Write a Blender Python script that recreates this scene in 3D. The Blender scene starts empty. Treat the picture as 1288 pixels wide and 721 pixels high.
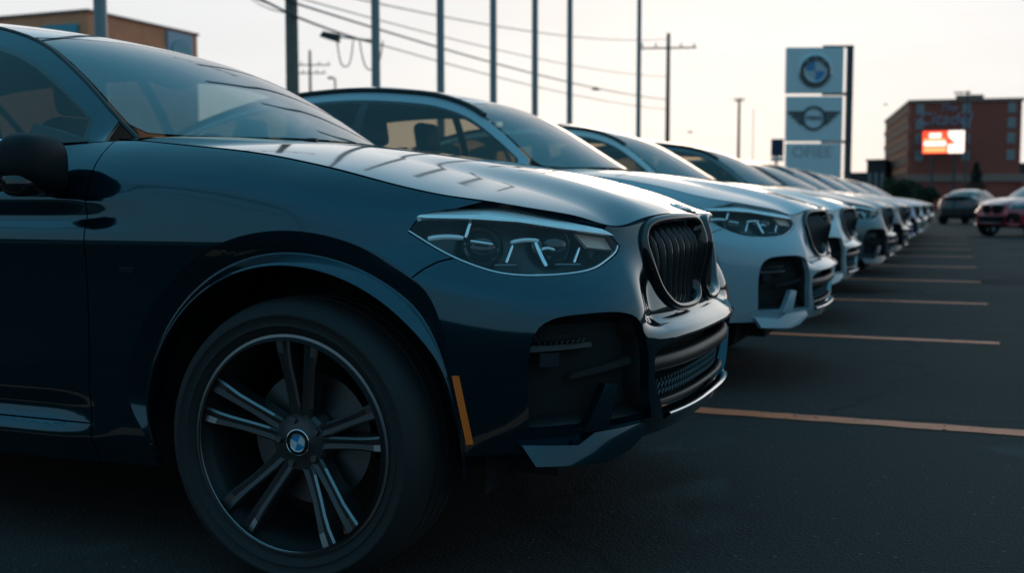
import bpy, bmesh, math, random
import numpy as np
from mathutils import Vector, Matrix
from mathutils.geometry import delaunay_2d_cdt
random.seed(7)
SC=bpy.context.scene
COL=SC.collection
# ------------------------------------------------------------------ camera
CAM_H=0.955; FPX=1380.0; YAW=math.radians(22.0); PITCH=math.atan((360.5-256)/FPX)
cam_d=bpy.data.cameras.new('camera');cam=bpy.data.objects.new('camera',cam_d);COL.objects.link(cam)
cam_d.sensor_width=36;cam_d.lens=FPX/1288*36;cam_d.clip_start=.05;cam_d.clip_end=3000
cam.location=(0,0,CAM_H);cam.rotation_euler=(math.pi/2-PITCH,0,YAW)
cam_d.dof.use_dof=True;cam_d.dof.focus_distance=2.72;cam_d.dof.aperture_fstop=3.4
SC.camera=cam
# ------------------------------------------------------------------ sky, sun, exposure
SUN_EL=math.radians(4.5); SUN_AZ=math.radians(-12.0)   # azimuth from +Y, towards -X
w=bpy.data.worlds.new('World');SC.world=w;w.use_nodes=True
nt=w.node_tree;bg=nt.nodes['Background'];SKY=.15
sky=nt.nodes.new('ShaderNodeTexSky');sky.sky_type='NISHITA';sky.sun_disc=False
sky.sun_elevation=SUN_EL;sky.sun_rotation=SUN_AZ
sky.air_density=1.0;sky.dust_density=1.0;sky.ozone_density=3.0;sky.altitude=0
hs=nt.nodes.new('ShaderNodeHueSaturation');hs.inputs['Hue'].default_value=.49;hs.inputs['Saturation'].default_value=1.15
nt.links.new(sky.outputs[0],hs.inputs['Color'])
# thin veil of high cloud: thickest towards the horizon, brightest towards the low sun
def wn(t,**k):
    n=nt.nodes.new(t)
    for a,b in k.items(): setattr(n,a,b)
    return n
tc=wn('ShaderNodeTexCoord');sx=wn('ShaderNodeSeparateXYZ');nt.links.new(tc.outputs['Generated'],sx.inputs[0])
dt=wn('ShaderNodeVectorMath',operation='DOT_PRODUCT');nt.links.new(tc.outputs['Generated'],dt.inputs[0]);dt.inputs[1].default_value=(math.sin(SUN_AZ),math.cos(SUN_AZ),.08)
mr=wn('ShaderNodeMapRange',interpolation_type='SMOOTHSTEP');nt.links.new(dt.outputs['Value'],mr.inputs[0]);mr.inputs[1].default_value=-.2;mr.inputs[2].default_value=.88
vc=wn('ShaderNodeMix',data_type='RGBA');nt.links.new(mr.outputs[0],vc.inputs[0])
vc.inputs[6].default_value=(.105/SKY,.175/SKY,.22/SKY,1);vc.inputs[7].default_value=(.468/SKY,.463/SKY,.463/SKY,1)
cl=wn('ShaderNodeTexNoise');cl.inputs['Scale'].default_value=2.2;cl.inputs['Detail'].default_value=7;cl.inputs['Roughness'].default_value=.55
mp=wn('ShaderNodeMapping');mp.inputs['Scale'].default_value=(1,1,4.5);nt.links.new(tc.outputs['Generated'],mp.inputs[0]);nt.links.new(mp.outputs[0],cl.inputs['Vector'])
ml=wn('ShaderNodeMapRange');nt.links.new(cl.outputs[0],ml.inputs[0]);ml.inputs[1].default_value=.3;ml.inputs[2].default_value=.7;ml.inputs[3].default_value=.93;ml.inputs[4].default_value=1.05
ue=wn('ShaderNodeMapRange',interpolation_type='SMOOTHSTEP');nt.links.new(sx.outputs['Z'],ue.inputs[0]);ue.inputs[1].default_value=.16;ue.inputs[2].default_value=.75
vu=wn('ShaderNodeMix',data_type='RGBA');nt.links.new(ue.outputs[0],vu.inputs[0]);nt.links.new(vc.outputs[2],vu.inputs[6]);vu.inputs[7].default_value=(.085/SKY,.295/SKY,.405/SKY,1)
vs_=wn('ShaderNodeVectorMath',operation='SCALE');nt.links.new(vu.outputs[2],vs_.inputs[0]);nt.links.new(ml.outputs[0],vs_.inputs['Scale'])
ef=wn('ShaderNodeMapRange',interpolation_type='SMOOTHSTEP');nt.links.new(sx.outputs['Z'],ef.inputs[0]);ef.inputs[1].default_value=.02;ef.inputs[2].default_value=.8;ef.inputs[3].default_value=.965;ef.inputs[4].default_value=.62
mx=wn('ShaderNodeMix',data_type='RGBA');nt.links.new(ef.outputs[0],mx.inputs[0]);nt.links.new(hs.outputs[0],mx.inputs[6]);nt.links.new(vs_.outputs[0],mx.inputs[7])
nt.links.new(mx.outputs[2],bg.inputs['Color']);bg.inputs['Strength'].default_value=SKY
sd=bpy.data.lights.new('sun','SUN');sun=bpy.data.objects.new('sun',sd);COL.objects.link(sun)
sd.energy=.14;sd.angle=math.radians(16);sd.color=(1,.74,.52)
sdir=Vector((math.sin(SUN_AZ)*math.cos(SUN_EL),math.cos(SUN_AZ)*math.cos(SUN_EL),math.sin(SUN_EL)))
sun.rotation_euler=(-sdir).to_track_quat('-Z','Y').to_euler()
vs=SC.view_settings;vs.view_transform='Standard';vs.look='None';vs.gamma=1;vs.use_curve_mapping=False
vs.exposure=0.95
SC.cycles.use_denoising=True
# ------------------------------------------------------------------ materials
def mat(name,col,rough=.5,metal=0,coat=0,spec=.5,noise=0,nscale=20,bump=0,bscale=80,emit=None,estr=0,coat_rough=.03):
    m=bpy.data.materials.new(name);m.use_nodes=True;t=m.node_tree;b=t.nodes['Principled BSDF']
    b.inputs['Base Color'].default_value=(*col,1);b.inputs['Roughness'].default_value=rough
    b.inputs['Metallic'].default_value=metal;b.inputs['Coat Weight'].default_value=coat
    b.inputs['Coat Roughness'].default_value=coat_rough;b.inputs['Specular IOR Level'].default_value=spec
    if noise or bump:
        tc=t.nodes.new('ShaderNodeTexCoord')
    if noise:
        n=t.nodes.new('ShaderNodeTexNoise');n.inputs['Scale'].default_value=nscale;n.inputs['Detail'].default_value=6
        t.links.new(tc.outputs['Object'],n.inputs['Vector'])
        r=t.nodes.new('ShaderNodeMapRange');r.inputs[3].default_value=1-noise;r.inputs[4].default_value=1+noise
        t.links.new(n.outputs[0],r.inputs[0])
        mx=t.nodes.new('ShaderNodeVectorMath');mx.operation='SCALE';mx.inputs[0].default_value=col
        t.links.new(r.outputs[0],mx.inputs['Scale']);t.links.new(mx.outputs[0],b.inputs['Base Color'])
    if bump:
        n=t.nodes.new('ShaderNodeTexNoise');n.inputs['Scale'].default_value=bscale;n.inputs['Detail'].default_value=4
        t.links.new(tc.outputs['Object'],n.inputs['Vector'])
        bp=t.nodes.new('ShaderNodeBump');bp.inputs['Strength'].default_value=bump;bp.inputs['Distance'].default_value=.01
        t.links.new(n.outputs[0],bp.inputs['Height']);t.links.new(bp.outputs[0],b.inputs['Normal'])
    if emit: b.inputs['Emission Color'].default_value=(*emit,1);b.inputs['Emission Strength'].default_value=estr
    return m
def paint(name,col,metal=.55,rough=.32):
    """clear-coated metallic car paint with a thin uneven film of dust"""
    m=mat(name,col,rough,metal,coat=1.0,coat_rough=.02)
    t=m.node_tree;b=t.nodes['Principled BSDF']
    tc=t.nodes.new('ShaderNodeTexCoord');n=t.nodes.new('ShaderNodeTexNoise');n.inputs['Scale'].default_value=3.0;n.inputs['Detail'].default_value=8
    t.links.new(tc.outputs['Object'],n.inputs['Vector'])
    r=t.nodes.new('ShaderNodeMapRange');r.inputs[1].default_value=.35;r.inputs[2].default_value=.75;r.inputs[3].default_value=.015;r.inputs[4].default_value=.07
    t.links.new(n.outputs[0],r.inputs[0]);t.links.new(r.outputs[0],b.inputs['Coat Roughness'])
    return m
def glass(name,tint,ior=1.5,rough=0.0):
    m=bpy.data.materials.new(name);m.use_nodes=True;t=m.node_tree;t.nodes.clear()
    o=t.nodes.new('ShaderNodeOutputMaterial');mx=t.nodes.new('ShaderNodeMixShader')
    lw=t.nodes.new('ShaderNodeLayerWeight');lw.inputs[0].default_value=.5      # same reflectance from both faces of the pane
    pw=t.nodes.new('ShaderNodeMath');pw.operation='POWER';pw.inputs[1].default_value=5;t.links.new(lw.outputs['Facing'],pw.inputs[0])
    f0=((ior-1)/(ior+1))**2
    fr=t.nodes.new('ShaderNodeMapRange');fr.inputs[3].default_value=f0;fr.inputs[4].default_value=1;t.links.new(pw.outputs[0],fr.inputs[0])
    tr=t.nodes.new('ShaderNodeBsdfTransparent');tr.inputs[0].default_value=(*tint,1)
    gl=t.nodes.new('ShaderNodeBsdfGlossy');gl.inputs['Roughness'].default_value=rough
    t.links.new(fr.outputs[0],mx.inputs[0]);t.links.new(tr.outputs[0],mx.inputs[1]);t.links.new(gl.outputs[0],mx.inputs[2]);t.links.new(mx.outputs[0],o.inputs[0])
    return m
M={}
M['paint']=paint('paint_dark_blue',(.001,.044,.066),.85,.11)
M['cap']=mat('mirror_cap_black',(.008,.010,.012),.55,spec=.2)
M['black_trim']=mat('black_trim',(.012,.012,.013),.45)
M['gloss_black']=mat('gloss_black',(.008,.008,.009),.12,coat=.6)
M['liner']=mat('black_liner',(.026,.026,.027),.9,spec=.1)
M['rubber']=mat('tyre_rubber',(.012,.012,.013),.75,bump=.15,bscale=60)
M['alloy_dark']=mat('alloy_dark',(.06,.064,.068),.32,.7)
M['alloy']=mat('alloy_machined',(.24,.25,.26),.34,1)
M['chrome']=mat('chrome',(.75,.77,.8),.12,1)
M['dark_chrome']=mat('dark_chrome',(.16,.165,.175),.16,1)
M['disc']=mat('brake_disc',(.18,.18,.18),.35,.9)
M['lamp_white']=mat('lamp_light_guide',(.92,.94,.95),.2,.3,coat=.6)
M['lamp_dark']=mat('lamp_housing',(.03,.034,.038),.3,coat=.3)
M['lamp_smoke']=mat('lamp_projector',(.02,.025,.03),.05,coat=1)
M['lamp_chrome']=mat('lamp_reflector',(.88,.9,.92),.08,1)
M['amber']=mat('amber_reflector',(.95,.17,.02),.4,coat=.2)
M['lamp_amber']=mat('lamp_amber_reflector',(.85,.52,.42),.3,.1,coat=.4)
M['glass']=glass('window_glass',(.52,.48,.40),1.8)
M['ws']=glass('windscreen_glass',(.47,.57,.57),3.1)
M['lens']=glass('headlight_lens',(.93,.96,.97),1.45)
M['seat']=mat('seat_leather',(.02,.02,.022),.6)
M['blue']=mat('emblem_blue',(.02,.20,.42),.3,coat=.6)
M['white']=mat('emblem_white',(.5,.51,.52),.35,coat=.4)
M['mirror']=mat('mirror_glass',(.7,.72,.74),.02,1)
M['slat']=mat('grille_slat',(.05,.052,.056),.2,.6)
def smooth_curve(xs,ys,sig,lo=None,hi=None,N=3000):
    xs=np.array(xs,float);ys=np.array(ys,float)
    pad=4*sig
    t=np.linspace(xs[0]-pad,xs[-1]+pad,N)
    # pchip slopes
    h=np.diff(xs);d=np.diff(ys)/h
    m=np.zeros(len(xs));m[0]=d[0];m[-1]=d[-1]
    for i in range(1,len(xs)-1):
        if d[i-1]*d[i]>0:
            w1=2*h[i]+h[i-1];w2=h[i]+2*h[i-1];m[i]=(w1+w2)/(w1/d[i-1]+w2/d[i])
    k=np.clip(np.searchsorted(xs,t)-1,0,len(h)-1)
    s=(t-xs[k])/h[k]
    y=(2*s**3-3*s**2+1)*ys[k]+(s**3-2*s**2+s)*h[k]*m[k]+(-2*s**3+3*s**2)*ys[k+1]+(s**3-s**2)*h[k]*m[k+1]
    y=np.where(t<xs[0],ys[0]+m[0]*(t-xs[0]),y);y=np.where(t>xs[-1],ys[-1]+m[-1]*(t-xs[-1]),y)
    dt=t[1]-t[0];r=max(1,int(3*sig/dt));kk=np.exp(-.5*(np.arange(-r,r+1)*dt/sig)**2);kk/=kk.sum()
    yp=np.concatenate([y[0]+(y[1]-y[0])*np.arange(-r,0),y,y[-1]+(y[-1]-y[-2])*np.arange(1,r+1)])
    y=np.convolve(yp,kk,'valid')
    return lambda q:np.interp(q,t,y)
def sstep(a,b,x):
    t=np.clip((x-a)/(b-a),0,1);return t*t*(3-2*t)
HP=math.pi/2
U1=1.45;UL=2.864;U2=U1+UL;UR=1.5;U3=U2+UR
AR=.985
bw=smooth_curve([.18,.26,.32,.40,.50,.62,.74,.82,.857,.90,.96,1.02,1.10,1.2],[.84,.875,.905,.918,.925,.930,.937,.945,.950,.943,.930,.915,.885,.85],.008)
aw=smooth_curve([.28,.36,.42,.52,.60,.68,.715,.78,.85,.92,1.0,1.1,1.2],[.77,.818,.845,.862,.868,.872,.864,.846,.825,.80,.77,.73,.69],.009)
nw=smooth_curve([.2,.6,.75,.85,1.0,1.2],[2.6,2.7,2.4,1.97,2.0,2.0],.03)
shw=smooth_curve(np.radians([0,40,60,75,85,90,120]),[.15,.145,.115,.06,.015,0,0],.04)
Etab=[(.800,0,.925),(.796,.12,.929),(.783,.22,.928),(.742,.36,.912),(.700,.47,.895),(.61,.59,.926),(.52,.685,.946),(.44,.75,.962),(.35,.79,.976),(.275,.812,.992),(.05,.838,1.048),(-.16,.835,1.086),(-.385,.825,1.11),(-.60,.81,1.128),(-.75,.835,1.12),(-.95,.87,1.112),(-1.3,.885,1.112),(-2.0,.888,1.125),(-2.864,.862,1.16)]
def xw2u(X,w):
    X=np.asarray(X,float);w=np.asarray(w,float)
    front=np.arctan2(w,X)/HP*U1
    rear=U3-np.arctan2(w,-(X+UL))/HP*UR
    return np.where(X>0,front,np.where(X<-UL,rear,U1-X))
_r=[(-3.3,.80,1.185),(-3.62,.60,1.17),(-3.78,.32,1.16),(-3.82,0,1.16)]
_E=np.array(Etab+_r);_Eu=xw2u(_E[:,0],_E[:,1])
EX=smooth_curve(_Eu,_E[:,0],.03);EW=smooth_curve(_Eu,_E[:,1],.03);EZ=smooth_curve(_Eu,_E[:,2],.03)
def EWc(u): return np.where(u<.12,EW(.12)*np.clip(u,0,9)/.12,EW(u))
ZB=smooth_curve([0,.6,1.0,1.25,1.6,2.0,2.4,3.6,4.4,5.0,5.8],[.345,.35,.355,.33,.27,.25,.25,.25,.27,.32,.33],.08)
def base(u,z):
    u=np.asarray(u,float);z=np.asarray(z,float)
    ph=np.clip(u/U1,0,1)*HP
    x=U1-u
    rear=u>U2
    phr=np.clip((U3-u)/UR,0,1)*HP
    zz=z+np.where(u<U1,shw(ph),0)
    b=bw(zz)
    # plan taper along side
    xs=np.clip(-x,0,UL)
    b=b-.012*(np.clip(xs-1.2,0,9)/1.66)**2
    # door groove
    g=sstep(.37,.8,xs)*(1-sstep(2.5,2.9,xs))
    b=b+g*(.010*np.exp(-((z-.972)/.022)**2)-.012*np.exp(-((z-.918)/.022)**2))
    # sill
    s=sstep(.55,.8,xs)*(1-sstep(2.1,2.35,xs))
    b=b+s*(.022*sstep(.375,.325,z)-.018*np.exp(-((z-.40)/.035)**2))
    # lower door concavity
    s2=sstep(.5,1.0,xs)*(1-sstep(2.2,2.6,xs))
    b=b-s2*.006*np.exp(-((z-.62)/.14)**2)
    a=np.where(rear,AR-.25*np.clip(z-.75,0,9)-.15*np.clip(.45-z,0,9),aw(z))
    n=np.where(rear,2.8,nw(z))
    p=np.where(rear,phr,ph)
    c=np.clip(np.cos(p),1e-9,1);sn=np.clip(np.sin(p),1e-9,1)
    r=((c/a)**n+(sn/b)**n)**(-1/n)
    X=np.where(u<U1,r*c,np.where(rear,-UL-r*c,x))
    w=np.where(u<U1,r*sn,np.where(rear,r*sn,b))
    return X,w
def recess(u,z): return .06*sstep(.58,.42,u)*sstep(.612,.662,z)*(1-sstep(.70,.87,z))
def wrap(u,z):
    """surface point by contour parameter and height"""
    u=np.asarray(u,float);z=np.asarray(z,float)
    X,w=base(u,z)
    ez=EZ(u);Xe,we=base(u,ez)
    dep=np.where(u<U1,.07+.07*sstep(.3,1.1,u),.14)
    t=np.clip((z-(ez-dep))/dep,0,1.3)**3
    X=X+t*(EX(u)-Xe)-recess(u,z);w=w+t*(EWc(u)-we)
    return np.stack([X,w,z],-1)
def kfn(u,z):
    # grille plane: the nose without the bumper roll below the openings
    P=wrap(u,z);zz=np.maximum(z,.668);Q=wrap(u,zz);P=P.copy();k=sstep(.69,.668,np.asarray(z));P[...,0]=P[...,0]*(1-k)+Q[...,0]*k;return P
def nrm(fn,u,v,e=.0015):
    du=fn(u+e,v)-fn(u-e,v);dv=fn(u,v+e)-fn(u,v-e)
    n=np.cross(du,dv);n/=np.linalg.norm(n,axis=-1,keepdims=True)+1e-12
    return n
# ---------- hood
zc_h=smooth_curve([-.75,-.36,-.2,-.076,.2,.359,.512,.60,.686,.745,.80,.83],[1.178,1.150,1.137,1.122,1.082,1.054,1.018,.993,.965,.945,.925,.912],.02)
_ex=_E[:14,0][::-1]
_ew=_E[:14,1][::-1];_ez=_E[:14,2][::-1]
weh=smooth_curve(np.concatenate([[-.8],_ex]),np.concatenate([[.80],_ew]),.006)
zeh=smooth_curve(np.concatenate([[-.8],_ex]),np.concatenate([[1.135],_ez]),.006)
def hood(x,w):
    x=np.asarray(x,float);w=np.asarray(w,float)
    aw_=np.abs(w);we=np.maximum(weh(x),.02);zc=zc_h(x);ze=zeh(x)
    t=np.clip(aw_/we,0,1.05)
    fr=sstep(.80,.70,x)
    wcr=.345+.05*sstep(0,.6,x)*0
    D=(zc-ze)
    # centre crown, power-dome step ahead, sides falling away in a long roll
    st=sstep(wcr-.085,wcr+.15,aw_)
    amp=.030*sstep(-.15,.45,x)*sstep(.80,.66,x)
    rest=D-amp
    z=zc-amp*st-rest*(.25*t**2+.75*t**3.6)
    return np.stack([x,w,z],-1)
# ---------- greenhouse top (windscreen + roof)
zc_g=smooth_curve([-3.8,-3.6,-3.3,-2.8,-2.3,-1.9,-1.66,-1.322,-1.2,-.973,-.73,-.5,-.36,-.3],[1.18,1.27,1.38,1.53,1.606,1.622,1.598,1.545,1.520,1.456,1.345,1.225,1.152,1.122],.05)
ag=[(-.30,.74,.90),(-.45,.74,1.005),(-.55,.74,1.08),(-.64,.735,1.15),(-.88,.665,1.325),(-1.14,.59,1.462),(-1.4,.575,1.522),(-1.9,.57,1.553),(-2.4,.56,1.53),(-2.9,.55,1.44),(-3.4,.56,1.28),(-3.8,.58,1.13)]
ag=np.array(ag)[::-1]
wg=smooth_curve(ag[:,0],ag[:,1],.05);zg=smooth_curve(ag[:,0],ag[:,2],.05)
GH=1.0        # greenhouse height factor (the taller estate-roof body uses more)
def zgs(x): return 1.12+(zg(x)-1.12)*GH
def top(x,w):
    x=np.asarray(x,float);w=np.asarray(w,float)
    t=np.abs(w)/wg(x)
    zc=zc_g(x);ze=zg(x)
    # ahead of the pillar base the edge sits on the cowl line
    z=zc+(ze-zc)*t**2.3
    z=1.12+(z-1.12)*GH
    return np.stack([x,w,z],-1)
def wsbase(w): return -.36-.52*np.abs(w)**2
# ---------- side glass / pillars: ruled from belt to roof edge, slight bow
def sideg(x,t):
    x=np.asarray(x,float);t=np.asarray(t,float)
    u=xw2u(x,.85+0*x)
    u=np.where(x<-UL,U2+(-UL-x)*.9,u)
    wb=np.where(x<-UL,.862-.10*np.clip(-UL-x,0,2),EW(np.minimum(u,U2)));zb=np.where(x<-UL,1.16+.03*np.clip(-UL-x,0,1),EZ(np.minimum(u,U2)))
    wt=wg(x);zt=np.maximum(zgs(x),zb+.001)
    bow=.035*4*t*(1-t)*np.clip((zt-zb)/.35,0,1)
    return np.stack([x,wb+(wt-wb)*t+bow,zb+(zt-zb)*t],-1)
# ------------------------------------------------------------------ mesh helpers
def link(name,me,parent=None,loc=None):
    o=bpy.data.objects.new(name,me);COL.objects.link(o)
    if parent: o.parent=parent
    if loc is not None: o.location=loc
    return o
def empty(name,loc=(0,0,0),rz=0):
    o=bpy.data.objects.new(name,None);COL.objects.link(o);o.location=loc;o.rotation_euler=(0,0,rz);o.empty_display_size=.2
    return o
def tag(o,label=None,cat=None,group=None,kind=None):
    if label:o['label']=label
    if cat:o['category']=cat
    if group:o['group']=group
    if kind:o['kind']=kind
    return o
def mesh_py(name,vs,fs,mats,mi=None,smooth=False):
    me=bpy.data.meshes.new(name);me.from_pydata([tuple(map(float,v)) for v in vs],[],[tuple(map(int,f)) for f in fs])
    for m in (mats if isinstance(mats,(list,tuple)) else [mats]): me.materials.append(M[m] if isinstance(m,str) else m)
    if mi is not None: me.polygons.foreach_set('material_index',np.array(mi,dtype=np.int32))
    if smooth: me.polygons.foreach_set('use_smooth',np.ones(len(me.polygons),dtype=bool))
    me.update();return me
class MB:
    """collects primitive shapes into one mesh"""
    def __init__(s): s.v=[];s.f=[];s.m=[]
    def add(s,vs,fs,mi=0):
        k=len(s.v);s.v+=[tuple(v) for v in vs];s.f+=[tuple(i+k for i in f) for f in fs];s.m+=[mi]*len(fs);return s
    def box(s,x0,x1,y0,y1,z0,z1,mi=0):
        return s.add([(x0,y0,z0),(x1,y0,z0),(x1,y1,z0),(x0,y1,z0),(x0,y0,z1),(x1,y0,z1),(x1,y1,z1),(x0,y1,z1)],
          [(0,3,2,1),(4,5,6,7),(0,1,5,4),(1,2,6,5),(2,3,7,6),(3,0,4,7)],mi)
    def tube(s,pts,rad,n=10,mi=0,cap=True):
        pts=[Vector(p) for p in pts];rad=rad if isinstance(rad,(list,tuple)) else [rad]*len(pts)
        k=len(s.v);pu=None
        for i,p in enumerate(pts):
            d=(pts[min(i+1,len(pts)-1)]-pts[max(i-1,0)]).normalized()
            a=Vector((0,0,1)) if abs(d.z)<.9 else Vector((1,0,0))
            x=d.cross(a).normalized() if pu is None else (pu-d*pu.dot(d)).normalized();pu=x;y=d.cross(x)
            for j in range(n):
                t=2*math.pi*j/n;s.v.append(tuple(p+(x*math.cos(t)+y*math.sin(t))*rad[i]))
        for i in range(len(pts)-1):
            for j in range(n):
                a=k+i*n+j;b=k+i*n+(j+1)%n;s.f.append((a,b,b+n,a+n));s.m.append(mi)
        if cap:
            s.f.append(tuple(k+j for j in range(n))[::-1]);s.m.append(mi)
            q=k+(len(pts)-1)*n;s.f.append(tuple(q+j for j in range(n)));s.m.append(mi)
        return s
    def lathe(s,prof,n=48,mi=0,axis='y',closed=False,mis=None):
        """profile [(r,h)], revolved about the axis"""
        k=len(s.v);m=len(prof)
        for j in range(n):
            t=2*math.pi*j/n;c,q=math.cos(t),math.sin(t)
            for r,h in prof: s.v.append((r*c,h,r*q) if axis=='y' else (r*c,r*q,h))
        for j in range(n):
            j2=(j+1)%n
            for i in range(m if closed else m-1):
                i2=(i+1)%m;s.f.append((k+j*m+i,k+j2*m+i,k+j2*m+i2,k+j*m+i2));s.m.append(mis[i] if mis else mi)
        return s
    def build(s,name,mats,parent=None,smooth=False,loc=None,angle=None):
        me=mesh_py(name,s.v,s.f,mats,s.m,smooth)
        bm=bmesh.new();bm.from_mesh(me);bmesh.ops.recalc_face_normals(bm,faces=bm.faces)
        if smooth:
            for e in bm.edges:
                if len(e.link_faces)==2 and e.calc_face_angle(0)>(angle or .7): e.smooth=False
        bm.to_mesh(me);bm.free()
        return link(name,me,parent,loc)
def rounded(name,x0,x1,y0,y1,z0,z1,r,mats,parent=None,seg=3):
    bm=bmesh.new();bmesh.ops.create_cube(bm,size=1)
    for v in bm.verts: v.co=Vector(((x0+x1)/2+v.co.x*(x1-x0),(y0+y1)/2+v.co.y*(y1-y0),(z0+z1)/2+v.co.z*(z1-z0)))
    bmesh.ops.bevel(bm,geom=bm.edges[:],offset=r,segments=seg,affect='EDGES',profile=.5)
    me=bpy.data.meshes.new(name);bm.to_mesh(me);bm.free();me.materials.append(M[mats] if isinstance(mats,str) else mats)
    me.polygons.foreach_set('use_smooth',np.ones(len(me.polygons),dtype=bool));return link(name,me,parent)
def text_mesh(name,body,size,mat_,parent,mtx,extrude=.01,shear=0,sx=1):
    c=bpy.data.curves.new(name,'FONT');c.body=body;c.size=size;c.extrude=extrude;c.align_x='CENTER';c.align_y='CENTER';c.shear=shear
    o=bpy.data.objects.new(name,c);COL.objects.link(o)
    dg=bpy.context.evaluated_depsgraph_get();me=bpy.data.meshes.new_from_object(o.evaluated_get(dg))
    bpy.data.objects.remove(o);bpy.data.curves.remove(c)
    me.materials.clear();me.materials.append(M[mat_] if isinstance(mat_,str) else mat_)
    me.transform(mtx@Matrix.Diagonal((sx,1,1,1)));return link(name,me,parent)
# ------------------------------------------------------------------ trimmed surface patches
def inside(poly,p):
    poly=np.asarray(poly);x,y=p[:,0],p[:,1];r=np.zeros(len(p),bool);n=len(poly);j=n-1
    for i in range(n):
        xi,yi=poly[i];xj,yj=poly[j]
        c=((yi>y)!=(yj>y))&(x<(xj-xi)*(y-yi)/((yj-yi) if yj!=yi else 1e-12)+xi);r^=c;j=i
    return r
def catmull(pts,closed=True,step=.012,sharp=()):
    pts=np.asarray(pts,float);n=len(pts);out=[]
    for i in range(n if closed else n-1):
        p1,p2=pts[i],pts[(i+1)%n]
        p0=pts[i-1] if (closed or i>0) else p1;p3=pts[(i+2)%n] if (closed or i+2<n) else p2
        if i in sharp: p0=p1
        if (i+1)%n in sharp: p3=p2
        k=max(1,int(np.linalg.norm((p2-p1)[:2])/step))
        for j in range(k):
            t=j/k;out.append(.5*((2*p1)+(-p0+p2)*t+(2*p0-5*p1+4*p2-p3)*t*t+(-p0+3*p1-3*p2+p3)*t**3))
    if not closed: out.append(pts[-1])
    return np.array(out)
def offset_poly(pts,d,closed=True):
    """2-D offset; positive d moves towards the inside for counter-clockwise or clockwise outlines alike"""
    p=np.asarray(pts,float)
    if closed: a=np.roll(p,1,0);b=np.roll(p,-1,0)
    else: a=np.vstack([p[:1],p[:-1]]);b=np.vstack([p[1:],p[-1:]])
    t=b-a;t/=np.linalg.norm(t,axis=1,keepdims=True)+1e-12
    nn=np.stack([-t[:,1],t[:,0]],1)
    if closed:
        ar=.5*np.sum(p[:,0]*np.roll(p[:,1],-1)-np.roll(p[:,0],-1)*p[:,1])
        if ar<0: nn=-nn
    return p+d*nn
def cdt(grid,loops,lines=(),tol=.004):
    cp=np.vstack([np.asarray(l) for l in list(loops)+list(lines)])
    g=np.asarray(grid)
    if len(cp):
        keep=np.ones(len(g),bool)
        for a in range(0,len(g),2000):
            d=((g[a:a+2000,None,:]-cp[None])**2).sum(-1).min(1);keep[a:a+2000]=d>tol*tol
        g=g[keep]
    V=[Vector((float(a),float(b))) for a,b in g];E=[]
    for l in loops:
        k=len(V);V+=[Vector((float(a),float(b))) for a,b in l];n=len(l);E+=[(k+i,k+(i+1)%n) for i in range(n)]
    for l in lines:
        k=len(V);V+=[Vector((float(a),float(b))) for a,b in l];n=len(l);E+=[(k+i,k+i+1) for i in range(n-1)]
    r=delaunay_2d_cdt(V,E,[],0,1e-6)
    uv=np.array([(v.x,v.y) for v in r[0]]);tr=np.array([f for f in r[2] if len(f)==3],dtype=int)
    return uv,tr
def panel(name,fn,uv,tris,mats,parent,sides=(1,),skirt=.012,eps=.0015,sgn=1,off=0.0,center_tol=1e-4):
    """real sheet part: surface triangles plus a turned-in edge along every border"""
    used,inv=np.unique(tris,return_inverse=True);tr=inv.reshape(tris.shape)
    q=uv[used];P=fn(q[:,0],q[:,1]);N=sgn*nrm(fn,q[:,0],q[:,1],eps)
    mid=np.abs(P[:,1])<center_tol
    N[mid,1]=0;N/=np.linalg.norm(N,axis=1,keepdims=True)
    P=P+off*N
    fnrm=np.cross(P[tr[:,1]]-P[tr[:,0]],P[tr[:,2]]-P[tr[:,0]])
    flip=(fnrm*(N[tr].sum(1))).sum(1)<0
    tr=tr.copy();tr[flip]=tr[flip][:,[0,2,1]]
    ed={}
    for t in tr:
        for a,b in ((t[0],t[1]),(t[1],t[2]),(t[2],t[0])):
            if (b,a) in ed: del ed[(b,a)]
            else: ed[(a,b)]=1
    be=[(a,b) for a,b in ed if not (mid[a] and mid[b])] if skirt else []
    V=[];F=[];LN=[]
    for s in sides:
        # car frame: visible flank is -y ; s=1 -> that flank
        k=len(V);T=np.array([1,-s,1.0])
        PP=P*T;NN=N*T
        V+=list(PP)
        for t in tr:
            f=(t[0],t[2],t[1]) if s==1 else (t[0],t[1],t[2])
            F.append((f[0]+k,f[1]+k,f[2]+k));LN+=[NN[i] for i in f]
        for a,b in be:
            pa,pb=PP[a],PP[b];qa,qb=pa-skirt*NN[a],pb-skirt*NN[b]
            k2=len(V);V+=[pa,pb,qb,qa]
            f=(k2,k2+1,k2+2,k2+3) if s==1 else (k2,k2+3,k2+2,k2+1)
            n_=np.cross(V[f[1]]-V[f[0]],V[f[2]]-V[f[0]]);n_/=np.linalg.norm(n_)+1e-12
            F.append(f);LN+=[n_]*4
    me=mesh_py(name,V,F,mats,None,True)
    me.normals_split_custom_set([tuple(n) for n in LN])
    return link(name,me,parent)
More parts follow.
